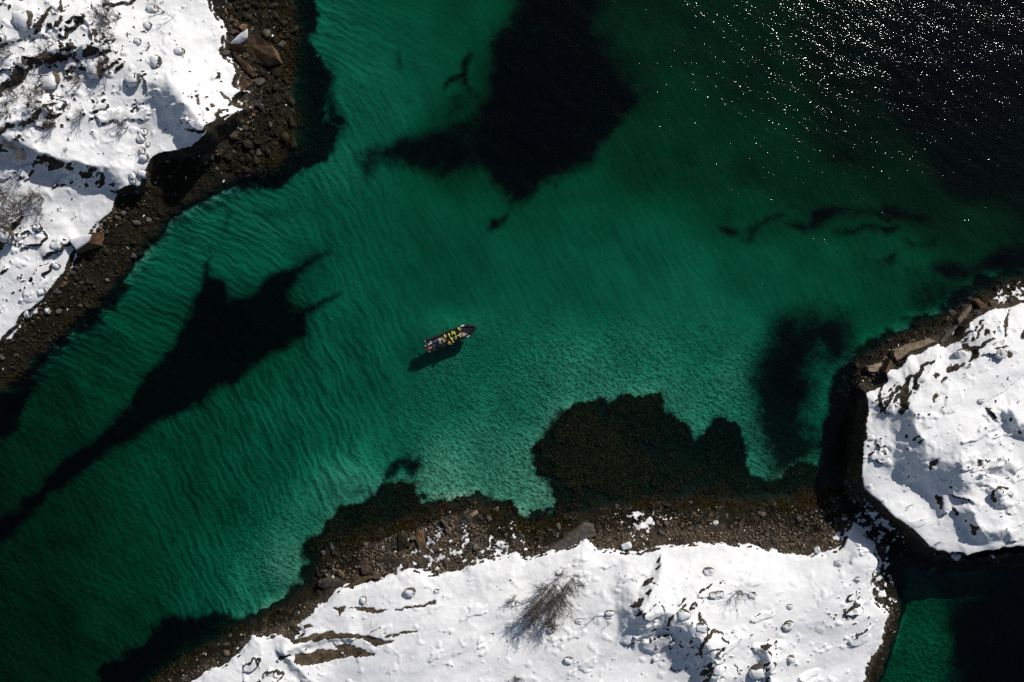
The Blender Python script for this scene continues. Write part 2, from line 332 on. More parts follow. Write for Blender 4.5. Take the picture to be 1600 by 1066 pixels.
# buried rocks, drifts and outcrops
rough_px = [(100,60,20,1.0),(60,160,15,0.8),(60,420,12,0.9),(330,190,7,0.7),(225,240,5,0.6),(1080,1000,9,0.9),(1180,1040,9,0.6),(1340,960,6,0.9),(1560,520,9,0.8),(1400,600,7,0.7),(1530,720,8,0.5),(420,1030,9,0.9),(1350,870,6,0.6),(1365,720,5,0.6)]
rg = np.full_like(GXX, 0.12)
for px, py, r, a in rough_px: rg = np.maximum(rg, a * gauss(px, py, r))
rgh = lk(rg)
ang = 0.45
su = u * math.cos(ang) + v * math.sin(ang); sv = -u * math.sin(ang) + v * math.cos(ang)
out1 = fbm(su * 0.55, sv, 2.6, 4, 0.5, 9)
ocrop = sstep(0.22, 0.36, out1 + 0.30 * rgh - 0.16) * (0.25 + 0.9 * rgh)
h += land * (fbm(su * 0.6, sv, 8, 3, 0.45, 3) * 0.75 + fbm(su * 0.45, sv * 1.1, 4.2, 3, 0.5, 14) * 0.20 + fbm(su * 0.5, sv, 2.6, 2, 0.5, 4) * 0.10 + ocrop * 0.75)
lump = fbm(u, v, 1.5, 2, 0.4, 12)
h += land * sstep(0.30, 0.85, lump) * 0.30 * (0.45 + rgh)
belt = sstep(-1.5, 0.4, wall) * (1 - sstep(-0.2, 0.6, snowd))
h += belt * (fbm(u, v, 1.6, 4, 0.6, 7) * 0.30 + np.abs(fbm(u, v, 4.0, 3, 0.5, 8)) * 0.35)
shal = sstep(-9, -3, wall) * (1 - sstep(-1, 0.4, wall))
h += shal * (fbm(u, v, 1.3, 3, 0.6, 13) * 0.10)
# bare strata inside the snow
bare = np.full(u.shape, -9.0, np.float32)
wu = u + fbm(u, v, 1.1, 3, 0.6, 21) * 0.5; wv = v + fbm(u, v, 1.1, 3, 0.6, 22) * 0.5
for q in BARE:
    P = poly(q); lo = P.min(0) - 2; hi = P.max(0) + 2
    m = (u > lo[0]) & (u < hi[0]) & (v > lo[1]) & (v < hi[1])
    if m.any(): bare[m] = np.maximum(bare[m], sdf_pts(P, wu[m], wv[m]))
h += 0.16 * land * sstep(0.42, 0.60, fbm(u, v, 0.75, 3, 0.6, 37) + 0.34 * (rgh - 0.62))
h -= 0.22 * sstep(-0.1, 0.2, bare) - 0.1 * sstep(0.0, 0.4, bare) * (fbm(u * 0.4, v, 0.9, 3, 0.6, 23) + 1) * 0.6
HL = np.full(LX.shape, -5.0, np.float32); HL[near] = h
gyv, gxv = np.gradient(HL, CS)
slope = np.hypot(gxv, gyv)[near]
nz = fbm(u, v, 0.9, 3, 0.6, 31); nz2 = fbm(u, v, 3.0, 3, 0.55, 32)
edge = snowd + nz * 0.55 + nz2 * 0.4
snow = sstep(0.0, 0.25, edge)
thr = 1.0 + 0.35 * land
snow *= 1 - sstep(thr, thr + 0.4, slope + nz * 0.5 + 0.8 * nz2 * land)
speck = sstep(0.50, 0.60, fbm(u, v, 0.75, 3, 0.6, 37) + 0.34 * (rgh - 0.62)) * land
snow *= 1 - speck
snow *= 1 - sstep(-0.06, 0.10, bare)
# thin snow lying between the stones
dust_g = np.maximum.reduce([0.9 * gauss(1000, 813, 3.6), 0.95 * gauss(1375, 820, 3.4), 0.95 * gauss(1360, 800, 3), 0.8 * gauss(1390, 845, 2.5), 0.8 * gauss(700, 862, 5), 0.8 * gauss(780, 862, 5), 0.7 * gauss(1385, 920, 5), 0.8 * gauss(1315, 840, 4), 0.7 * gauss(1580, 455, 4), 0.6 * gauss(640, 870, 4)])
dust = sstep(0.0, 0.2, fbm(u, v, 0.8, 3, 0.65, 33) - 0.55 + 0.75 * lk(dust_g)) * (wall > 0.3)
snow = np.maximum(snow, dust * (1 - sstep(0.9, 1.4, slope)))
bk = np.array(BELT, np.float32)[np.stack([gsample(dS[k] * 0.5 + dW[k] * 0.5, u, v) for k in range(3)]).argmax(0)]
weed = (1 - sstep(0.50, 0.95, (h + nz * 0.3) / bk - 0.42 * (bk > 1.5))) * (1 - snow)
COVL = np.zeros((*LX.shape, 4), np.float32)
warm = np.clip(0.10 + 0.7 * fbm(u, v, 4, 3, 0.5, 35), 0, 1)
COVL[near] = np.stack([snow, weed, np.maximum(warm, sstep(-0.1, 0.2, bare)), np.ones_like(snow)], -1)
WHO = np.zeros(LX.shape, np.int8)
ks = np.stack([gsample(np.maximum(dS[k] * 0.5 + dW[k] * 0.5, -60), U, V) for k in range(3)])
WHO = ks.argmax(0)

def ground(x, y):
    """height of the finished ground at world x, y"""
    i = np.clip((np.asarray(x) - lx[0]) / CS, 0, len(lx) - 1.001); j = np.clip((np.asarray(y) - ly[0]) / CS, 0, len(ly) - 1.001)
    i0 = i.astype(int); j0 = j.astype(int); f = i - i0; g = j - j0
    z = (HL[j0, i0] * (1 - f) + HL[j0, i0 + 1] * f) * (1 - g) + (HL[j0 + 1, i0] * (1 - f) + HL[j0 + 1, i0 + 1] * f) * g
    return z
def snow_at(x, y):
    i = int(np.clip((x - lx[0]) / CS, 0, len(lx) - 1)); j = int(np.clip((y - ly[0]) / CS, 0, len(ly) - 1)); return COVL[j, i, 0]
def place(px, py):
    """world x, y, z of the ground seen at photograph pixel px, py"""
    ux, uy = W2(px, py); x, y, z = ux, uy, 0.0
    for _ in range(4):
        z = max(float(ground(x, y)), 0.0); f = (CAMH - z) / CAMH; x, y = ux * f, uy * f
    return x, y, float(ground(x, y))

# ------------------------------------------------------------------ mesh helpers
def link(name, me, m=None, parent=None):
    o = bpy.data.objects.new(name, me); COL.objects.link(o)
    if m is not None and me is not None and not me.materials: me.materials.append(m)
    if parent is not None: o.parent = parent
    return o
def tag(o, label, cat=None, group=None, kind=None):
    o['label'] = label
    if cat: o['category'] = cat
    if group: o['group'] = group
    if kind: o['kind'] = kind
    return o
def mesh_np(name, verts, faces, nper, smooth=True):
    me = bpy.data.meshes.new(name)
    nf = len(faces)
    me.vertices.add(len(verts)); me.vertices.foreach_set('co', np.ascontiguousarray(verts, dtype=np.float32).ravel())
    me.loops.add(nf * nper); me.loops.foreach_set('vertex_index', np.ascontiguousarray(faces, dtype=np.int32).ravel())
    me.polygons.add(nf); me.polygons.foreach_set('loop_start', np.arange(0, nf * nper, nper, dtype=np.int32))
    me.polygons.foreach_set('use_smooth', np.full(nf, smooth, dtype=bool))
    me.update(calc_edges=True)
    return me
def grid_faces(mask):
    ny, nx = mask.shape
    idx = np.arange(ny * nx).reshape(ny, nx)
    f = mask[:-1, :-1] & True
    a = idx[:-1, :-1][f]; b = idx[:-1, 1:][f]; c = idx[1:, 1:][f]; d = idx[1:, :-1][f]
    return np.stack([a, b, c, d], -1)
def grid_mesh(name, X, Y, Z, fmask, cov=None, attr='cov'):
    m = np.zeros(X.shape, bool); m[:-1, :-1] = fmask
    F = grid_faces(m)
    used = np.unique(F); remap = np.full(X.size, -1, np.int64); remap[used] = np.arange(len(used))
    Vt = np.stack([X.ravel()[used], Y.ravel()[used], Z.ravel()[used]], -1)
    me = mesh_np(name, Vt, remap[F], 4, True)
    if cov is not None:
        a = me.attributes.new(attr, 'FLOAT_COLOR', 'POINT')
        a.data.foreach_set('color', np.ascontiguousarray(cov.reshape(-1, 4)[used], dtype=np.float32).ravel())
    return me

# ------------------------------------------------------------------ materials of the setting
def rock_color(nt, co, warm):
    n1 = noise(nt, co, 0.9, 5, 0.65); n2 = noise(nt, co, 5.0, 4, 0.65)
    cool = ramp(nt, n1, [(0.3, (0.012, 0.010, 0.008)), (0.5, (0.038, 0.032, 0.024)), (0.72, (0.095, 0.080, 0.060))])
    wrm = ramp(nt, n1, [(0.3, (0.035, 0.025, 0.015)), (0.5, (0.105, 0.077, 0.047)), (0.72, (0.20, 0.150, 0.098))])
    c = mixc(nt, warm, cool, wrm)
    return mixc(nt, 0.55, c, ramp(nt, n2, [(0.3, (0.25, 0.25, 0.25)), (0.7, (1, 1, 1))]), 'MULTIPLY'), n1, n2
m_land, nt = mat('snow_and_rock')
at = N(nt, 'ShaderNodeAttribute', attribute_name='cov'); sep = N(nt, 'ShaderNodeSeparateColor'); L(nt, at.outputs['Color'], sep.inputs[0])
tc = N(nt, 'ShaderNodeTexCoord'); co = tc.outputs['Object']
rc, n1, n2 = rock_color(nt, co, sep.outputs[2])
wcol = ramp(nt, noise(nt, co, 2.2, 5, 0.7), [(0.3, (0.003, 0.003, 0.0015)), (0.52, (0.010, 0.0085, 0.003)), (0.75, (0.030, 0.024, 0.008))])
gcol = mixc(nt, sep.outputs[1], rc, wcol)
sn = noise(nt, co, 0.35, 4, 0.6)
scol = ramp(nt, sn, [(0.3, (0.735, 0.745, 0.765)), (0.7, (0.79, 0.79, 0.795))])
sf = math_(nt, 'ADD', sep.outputs[0], math_(nt, 'MULTIPLY', math_(nt, 'SUBTRACT', noise(nt, co, 6, 3, 0.6), 0.5), 0.5))
sfm = N(nt, 'ShaderNodeMapRange', interpolation_type='SMOOTHSTEP'); sfm.inputs[1].default_value = 0.40; sfm.inputs[2].default_value = 0.60; L(nt, sf, sfm.inputs[0])
col = mixc(nt, sfm.outputs[0], gcol, scol)
bh = math_(nt, 'ADD', math_(nt, 'MULTIPLY', n2, 0.16), math_(nt, 'MULTIPLY', n1, 0.25))
sb = math_(nt, 'ADD', math_(nt, 'MULTIPLY', noise(nt, co, 0.9, 4, 0.5), 0.10), math_(nt, 'MULTIPLY', noise(nt, co, 5, 3, 0.6), 0.012))
hm = N(nt, 'ShaderNodeMix', data_type='FLOAT'); L(nt, sfm.outputs[0], hm.inputs[0]); L(nt, bh, hm.inputs[2]); L(nt, sb, hm.inputs[3])
principled(nt, col, 0.75, bump(nt, hm.outputs[0], 1.0, 1.0), 0.15)

m_sea, nt = mat('sand_and_weed')
at = N(nt, 'ShaderNodeAttribute', attribute_name='bed'); sep = N(nt, 'ShaderNodeSeparateColor'); L(nt, at.outputs['Color'], sep.inputs[0])
tc = N(nt, 'ShaderNodeTexCoord'); co = tc.outputs['Object']
warpv = N(nt, 'ShaderNodeTexNoise'); warpv.inputs['Scale'].default_value = 0.12; warpv.inputs['Detail'].default_value = 2; L(nt, co, warpv.inputs['Vector'])
wv_ = N(nt, 'ShaderNodeVectorMath', operation='MULTIPLY_ADD'); L(nt, warpv.outputs['Color'], wv_.inputs[0]); wv_.inputs[1].default_value = (3, 3, 0); L(nt, co, wv_.inputs[2])
cw = wv_.outputs[0]
rA = noise(nt, mapping(nt, cw, math.radians(63), (0.25, 1.0, 1)), 0.62, 3, 0.6)      # long streaks
rB = noise(nt, mapping(nt, cw, math.radians(27), (0.20, 1.0, 1)), 0.58, 3, 0.6)
rC = noise(nt, mapping(nt, cw, math.radians(-30), (0.5, 1.0, 1)), 2.4, 2, 0.65)
rD = noise(nt, mapping(nt, cw, math.radians(38), (0.5, 1.0, 1)), 1.7, 2, 0.65)
def sand_caustic_bands(rot, period):
    w = N(nt, 'ShaderNodeTexWave', wave_type='BANDS', bands_direction='Y', wave_profile='SIN')
    w.inputs['Scale'].default_value = 2 * math.pi / (20 * period); w.inputs['Distortion'].default_value = 5.0
    w.inputs['Detail'].default_value = 2.0; w.inputs['Detail Scale'].default_value = 1.2; w.inputs['Detail Roughness'].default_value = 0.6
    m = N(nt, 'ShaderNodeMapping'); m.inputs['Rotation'].default_value = (0, 0, rot); L(nt, cw, m.inputs['Vector']); L(nt, m.outputs[0], w.inputs['Vector'])
    return w.outputs['Fac']
def blend_band(n_, b_): return math_(nt, 'ADD', math_(nt, 'MULTIPLY', n_, 0.82), math_(nt, 'ADD', 0.03, math_(nt, 'MULTIPLY', b_, 0.12)))
rA = blend_band(rA, sand_caustic_bands(math.radians(63), 1.45)); rB = blend_band(rB, sand_caustic_bands(math.radians(27), 1.3))
mA = N(nt, 'ShaderNodeMix', data_type='FLOAT'); L(nt, sep.outputs[1], mA.inputs[0]); L(nt, rA, mA.inputs[2]); L(nt, rB, mA.inputs[3])
mB = N(nt, 'ShaderNodeMix', data_type='FLOAT'); L(nt, sep.outputs[2], mB.inputs[0]); L(nt, mA.outputs[0], mB.inputs[2])
cd = math_(nt, 'MULTIPLY', math_(nt, 'ADD', rC, rD), 0.5); L(nt, cd, mB.inputs[3])  # fine ripple mottle, standing in for the net of caustic light too
rfin = math_(nt, 'ADD', math_(nt, 'MULTIPLY', mB.outputs[0], 0.7), math_(nt, 'MULTIPLY', cd, 0.3))
rip_caustic = math_(nt, 'ADD', 0.5, math_(nt, 'MULTIPLY', math_(nt, 'SUBTRACT', rfin, 0.5), at.outputs['Alpha']))
wnoi = noise(nt, co, 1.5, 4, 0.7)
bignoise = noise(nt, co, 0.11, 2, 0.6)
sand = ramp(nt, bignoise, [(0.3, (0.40, 0.39, 0.30)), (0.7, (0.60, 0.57, 0.45))])
sand = mixc(nt, 0.9, sand, ramp(nt, rip_caustic, [(0.36, (0.42, 0.46, 0.42)), (0.5, (0.80, 0.80, 0.79)), (0.62, (1, 1, 1))]), 'MULTIPLY')  # sand ripples together with caustic light bands, put into the sand colour
sand = mixc(nt, 0.8, sand, ramp(nt, wnoi, [(0.28, (0.3, 0.35, 0.3)), (0.40, (1, 1, 1))]), 'MULTIPLY')
wd = ramp(nt, wnoi, [(0.3, (0.003, 0.004, 0.0025)), (0.55, (0.014, 0.013, 0.006)), (0.8, (0.042, 0.034, 0.013))])
wf = math_(nt, 'ADD', sep.outputs[0], math_(nt, 'MULTIPLY', math_(nt, 'SUBTRACT', wnoi, 0.5), 0.7))
wfm = N(nt, 'ShaderNodeMapRange', interpolation_type='SMOOTHSTEP'); wfm.inputs[1].default_value = 0.10; wfm.inputs[2].default_value = 0.90; L(nt, wf, wfm.inputs[0])
principled(nt, mixc(nt, wfm.outputs[0], sand, wd), 0.9, bump(nt, rip_caustic, 0.6, 1.0), 0.05)

m_water, nt = mat('clear_sea_water')
tc = N(nt, 'ShaderNodeTexCoord'); co = tc.outputs['Object']
w1 = noise(nt, mapping(nt, co, math.radians(25), (0.6, 1.0, 1)), 3.6, 2, 0.5, 0.3)
w2 = noise(nt, mapping(nt, co, math.radians(35), (0.5, 1, 1)), 0.28, 2, 0.5)
gust = noise(nt, mapping(nt, co, math.radians(-40), (0.35, 1, 1)), 0.06, 2, 0.6)
sepx = N(nt, 'ShaderNodeSeparateXYZ'); L(nt, co, sepx.inputs[0])
expo = math_(nt, 'ADD', math_(nt, 'MULTIPLY', sepx.outputs[0], 0.006), math_(nt, 'MULTIPLY', sepx.outputs[1], 0.008))     # open sea is to the north-east
expo = N_e = math_(nt, 'ADD', expo, math_(nt, 'ADD', math_(nt, 'MULTIPLY', gust, 0.9), -0.05))
amp = N(nt, 'ShaderNodeMapRange'); amp.inputs[1].default_value = 0.0; amp.inputs[2].default_value = 1.6; amp.inputs[3].default_value = 0.45; amp.inputs[4].default_value = 1.0; L(nt, expo, amp.inputs[0])
hw = math_(nt, 'ADD', math_(nt, 'MULTIPLY', w1, amp.outputs[0]), math_(nt, 'MULTIPLY', w2, 4.0))
nrm = bump(nt, hw, 0.080, 1.0)
geo = N(nt, 'ShaderNodeNewGeometry')
dt = N(nt, 'ShaderNodeVectorMath', operation='DOT_PRODUCT'); L(nt, geo.outputs['Incoming'], dt.inputs[0]); L(nt, geo.outputs['Normal'], dt.inputs[1])
om = math_(nt, 'SUBTRACT', 1.0, math_(nt, 'ABSOLUTE', dt.outputs['Value']))
fres = math_(nt, 'ADD', 0.02, math_(nt, 'MULTIPLY', 0.98, math_(nt, 'POWER', om, 5.0)))
gl = N(nt, 'ShaderNodeBsdfGlossy', distribution='BECKMANN'); gl.inputs['Roughness'].default_value = 0.115; gl.inputs['Color'].default_value = (1, 1, 1, 1); L(nt, nrm, gl.inputs['Normal'])
tr = N(nt, 'ShaderNodeBsdfTransparent')
mx = N(nt, 'ShaderNodeMixShader'); L(nt, fres, mx.inputs[0]); L(nt, tr.outputs[0], mx.inputs[1]); L(nt, gl.outputs[0], mx.inputs[2])
ab = N(nt, 'ShaderNodeVolumeAbsorption'); ab.inputs['Color'].default_value = (0.04, 0.72, 0.645, 1); ab.inputs['Density'].default_value = 0.78
out = N(nt, 'ShaderNodeOutputMaterial'); L(nt, mx.outputs[0], out.inputs['Surface']); L(nt, ab.outputs[0], out.inputs['Volume'])

# ------------------------------------------------------------------ islands
ISL = ['snowy_headland', 'snowy_point', 'snowy_islet']
ISLAB = ['snow covered headland with leafless birches and a dark boulder shore', 'long low snow covered point below the boat with bare brown rock strata',
         'steep rounded snow covered islet with brown rock slabs along its shore']
quad_hi = np.maximum.reduce([HL[:-1, :-1], HL[1:, :-1], HL[:-1, 1:], HL[1:, 1:]])
islands = []
for k in range(3):
    me = grid_mesh(ISL[k], LX, LY, HL, (quad_hi > -0.75) & (WHO[:-1, :-1] == k), COVL)
    o = link(ISL[k], me, m_land); tag(o, ISLAB[k], 'island', kind='structure'); islands.append(o)

# ------------------------------------------------------------------ sea floor
x = GXX; y = GYY
hs, _, wl_ = base_height(lambda G: G, x, y)
kelp = 1.15 * sstep(-1.5, 1.7, dK + fbm(x, y, 3.0, 4, 0.6, 41) * 2.2 + fbm(x, y, 9.0, 2, 0.6, 47) * 1.2)
wx = x + fbm(x, y, 5, 4, 0.55, 42) * 1.6; wy = y + fbm(x, y, 5, 4, 0.55, 43) * 1.6
wd_ = np.zeros_like(x)
for pts, fe, st in WEED:
    if st == 0: continue
    P = poly(pts); lo = P.min(0) - fe * 3 - 3; hi = P.max(0) + fe * 3 + 3
    m = (x > lo[0]) & (x < hi[0]) & (y > lo[1]) & (y < hi[1])
    if m.any(): fs = 0.8 + fe * 1.35; wd_[m] = np.maximum(wd_[m], st * 1.15 * sstep(-fs, fs, sdf_pts(P, wx[m], wy[m])))
wd_ = wd_ * np.clip(0.98 + 0.55 * fbm(x, y, 4.5, 4, 0.6, 48), 0.5, 1.1)
patch = sstep(0.25, 0.5, fbm(x, y, 9, 4, 0.55, 46)) * 0.35 * sstep(2.2, 4.0, -hs)
bedw = np.maximum.reduce([kelp, wd_, patch])
hs = hs + bedw * (0.12 + 0.18 * fbm(x, y, 1.4, 3, 0.6, 44)) * sstep(0.4, 1.5, -hs)
hs += fbm(x * 0.9 + y * 0.45, (y * 0.9 - x * 0.45) * 0.35, 2.2, 3, 0.5, 45) * 0.06
fl = gsample(np.maximum(Hm, 0), x, y)
zs = np.where(wl_ > -1.2, np.minimum(hs, -0.6) - 0.15, np.minimum(hs, -0.35))
zs = np.where(wl_ > 0.5, -1.2, zs)
pxx = x / S + 800; pyy = 533 - y / S
wB = np.clip(sstep(560, 380, pxx) * sstep(640, 480, pyy) + sstep(200, 60, pyy - 0 * pxx) * sstep(800, 600, pxx) + sstep(250, 450, pyy) * sstep(300, 200, pxx) * 0.5, 0, 1)
wC = np.clip(sstep(560, 720, pxx + 0.35 * (pyy - 600)) * sstep(430, 560, pyy) + np.exp(-((pxx - 430) ** 2 + (pyy - 870) ** 2) / 90 ** 2), 0, 1)
contr = 0.9 * sstep(1380, 1440, pxx) * sstep(860, 920, pyy) + np.clip(0.40 + 0.9 * sstep(2.4, 1.2, DEP) + 0.95 * sstep(680, 420, pxx) + 0.35 * sstep(440, 560, pyy), 0.3, 1.6)
BED = np.stack([bedw, wB, wC, contr], -1)
me = grid_mesh('seabed', x, y, zs, np.ones((x.shape[0] - 1, x.shape[1] - 1), bool), BED, 'bed')
o = link('seabed', me, m_sea); tag(o, 'pale sandy sea floor with dark weed meadows under clear water', 'seabed', kind='structure')

# far floor and water body (closed)
def box_mesh(name, x0, x1, y0, y1, z0, z1):
    vv = [(a, b, c) for c in (z0, z1) for b in (y0, y1) for a in (x0, x1)]
    ff = [(0, 2, 3, 1), (4, 5, 7, 6), (0, 1, 5, 4), (2, 6, 7, 3), (0, 4, 6, 2), (1, 3, 7, 5)]
    me = bpy.data.meshes.new(name); me.from_pydata(vv, [], ff); me.update(); return me
o = link('water', box_mesh('water', -600, 600, -600, 600, -30, 0), m_water)
tag(o, 'clear emerald green sea water with sun glitter', 'water', kind='structure')

# ================================================================== stones
def rock_mesh(name, seed, n=26, squash=(1, 1, 0.75), blocky=0.5):
    r = np.random.default_rng(seed)
    p = r.normal(size=(n, 3)); p /= np.linalg.norm(p, axis=1)[:, None]
    p = np.sign(p) * np.abs(p) ** (1 - 0.45 * blocky)                    # push towards a box
    p *= r.uniform(0.8, 1.08, (n, 1)); p *= np.array(squash)
    bm = bmesh.new()
    for q in p: bm.verts.new(q)
    bmesh.ops.convex_hull(bm, input=bm.verts)
    bmesh.ops.delete(bm, geom=[v for v in bm.verts if not v.link_faces], context='VERTS')
    bmesh.ops.triangulate(bm, faces=bm.faces)
    me = bpy.data.meshes.new(name); bm.to_mesh(me); bm.free()
    return me
def stone_material(name, dark, mid, light):
    m, nt = mat(name)
    tc = N(nt, 'ShaderNodeTexCoord'); oi = N(nt, 'ShaderNodeObjectInfo')
    sh = N(nt, 'ShaderNodeVectorMath', operation='ADD'); L(nt, tc.outputs['Object'], sh.inputs[0])
    cx = N(nt, 'ShaderNodeCombineXYZ'); L(nt, math_(nt, 'MULTIPLY', oi.outputs['Random'], 40), cx.inputs[0]); L(nt, cx.outputs[0], sh.inputs[1])
    n1 = noise(nt, sh.outputs[0], 1.4, 5, 0.65); n2 = noise(nt, sh.outputs[0], 7, 4, 0.6)
    c = ramp(nt, n1, [(0.3, dark), (0.52, mid), (0.75, light)])
    c = mixc(nt, 0.5, c, ramp(nt, n2, [(0.3, (0.35, 0.35, 0.35)), (0.65, (1, 1, 1))]), 'MULTIPLY')
    v = math_(nt, 'ADD', 0.7, math_(nt, 'MULTIPLY', oi.outputs['Random'], 0.6))
    hv = N(nt, 'ShaderNodeHueSaturation'); L(nt, v, hv.inputs['Value']); L(nt, c, hv.inputs['Color'])
    principled(nt, hv.outputs[0], 0.8, bump(nt, math_(nt, 'ADD', math_(nt, 'MULTIPLY', n1, 0.6), math_(nt, 'MULTIPLY', n2, 0.3)), 0.12, 0.8), 0.2)
    return m
M_TAN = stone_material('tan_stone', (0.055, 0.040, 0.025), (0.13, 0.098, 0.066), (0.22, 0.175, 0.125))
M_RUST = stone_material('rust_stone', (0.060, 0.034, 0.018), (0.15, 0.090, 0.048), (0.25, 0.155, 0.09))
M_GREY = stone_material('grey_stone', (0.035, 0.031, 0.026), (0.085, 0.075, 0.062), (0.16, 0.145, 0.12))
M_OLIVE = stone_material('weedy_stone', (0.006, 0.005, 0.0025), (0.020, 0.0165, 0.007), (0.048, 0.038, 0.015))
M_SLAB = stone_material('pale_tan_slab_stone', (0.11, 0.082, 0.055), (0.23, 0.175, 0.12), (0.34, 0.27, 0.195))
M_SNOW, nt = mat('snow_cap_snow')
tc = N(nt, 'ShaderNodeTexCoord'); n_ = noise(nt, tc.outputs['Object'], 2.5, 4, 0.6)
principled(nt, ramp(nt, n_, [(0.3, (0.735, 0.745, 0.765)), (0.7, (0.79, 0.79, 0.795))]), 0.7, bump(nt, n_, 0.06, 0.6), 0.15)

SHAPES = [((1, 0.8, 0.6), 0.6), ((1, 0.62, 0.5), 0.8), ((1, 0.9, 0.75), 0.4), ((1, 0.5, 0.42), 0.9), ((1, 0.72, 0.45), 0.9), ((1, 0.85, 0.55), 0.2)]
STONES = {}
for mi, (mn, m_) in enumerate((('tan', M_TAN), ('rust brown', M_RUST), ('grey', M_GREY), ('olive weed covered', M_OLIVE))):
    for si, (sq, bl) in enumerate(SHAPES):
        me = rock_mesh('boulder', 100 + si, 22 if si != 5 else 40, sq, bl); me.materials.append(m_)
        if si == 5: me.polygons.foreach_set('use_smooth', np.full(len(me.polygons), True))
        STONES[mn, si] = me

# candidate spots on the stone belts: zone rectangles in photograph pixels, size range in pixels, number
ZONES = [
 ('the upper left shore', (345, -10, 470, 130), (7, 19), 60), ('the bay corner of the left shore', (330, 130, 470, 275), (6, 17), 70),
 ('the shaded foot of the left cliff', (170, 235, 340, 350), (5, 11), 26), ('the lower left shore', (60, 330, 260, 480), (5, 12), 64), ('the lower left shore', (-10, 470, 140, 610), (5, 11), 26),
 ('the ledge shore below the boat', (490, 775, 760, 900), (5, 14), 52), ('the shingle bank of the point', (740, 790, 960, 880), (4.5, 11), 44),
 ('the shingle beach right of centre', (940, 780, 1300, 875), (4.5, 10), 74), ('the gully beside the islet', (1290, 740, 1420, 960), (5, 11), 16),
 ('the slab shore of the right islet', (1340, 430, 1610, 620), (5, 13), 34), ('the left tip of the point', (250, 950, 500, 1070), (5, 12), 16)]
cand = []
occ = {}
for zn, (x0, y0, x1, y1), (s0, s1), cnt in ZONES:
    got = 0; tries = 0
    while got < cnt and tries < 4000:
        tries += 1
        px = random.uniform(x0, x1); py = random.uniform(y0, y1)
        x, y, z = place(px, py)
        if z < -0.45 or snow_at(x, y) > 0.3: continue
        sd = float(gsample(dSall, np.float32([W2(px, py)[0]]), np.float32([W2(px, py)[1]]))[0])
        if sd > 0.6: continue
        f = random.random() ** 2.2
        r = (s0 + (s1 - s0) * f) * S * 0.5
        key = (int(x // 2), int(y // 2)); ok = True
        for i in (-1, 0, 1):
            for j in (-1, 0, 1):
                for (ax, ay, ar) in occ.get((key[0] + i, key[1] + j), ()):
                    if (ax - x) ** 2 + (ay - y) ** 2 < (0.8 * (ar + r)) ** 2: ok = False
        if not ok: continue
        occ.setdefault(key, []).append((x, y, r))
        cand.append((r, x, y, z, zn, sd)); got += 1
cand.sort(reverse=True)
n_big = 0
for r, x, y, z, zn, sd in cand[:300]:
    if z < (1.42 if 'left' in zn and 'tip' not in zn else 0.55): colr = 'olive weed covered' if random.random() < 0.75 else 'grey'
    else: colr = random.choices(['tan', 'rust brown', 'grey'], [5, 2.0, 3])[0]
    if 'shaded' in zn and colr == 'rust brown': colr = 'grey'
    si = random.randrange(6)
    o = link('boulder', STONES[colr, si])
    o.scale = (r * random.uniform(1.0, 1.35), r * random.uniform(0.9, 1.2), r * random.uniform(0.8, 1.15))
    o.rotation_euler = (random.uniform(-0.35, 0.35), random.uniform(-0.35, 0.35), random.gauss(-0.45, 0.7))
    o.location = (x, y, z + r * 0.12)
    size = 'large' if r > 0.62 else ('medium' if r > 0.42 else 'small')
    where = 'under the snow edge on' if sd > -2.2 else ('amid' if z > 0.5 else 'by the waterline of')
    tag(o, f'{size} {colr} boulder {where} {zn}'.replace('olive weed covered', 'weedy').replace('by the waterline of the', 'low on the'), 'boulder', f'boulders of {zn}')

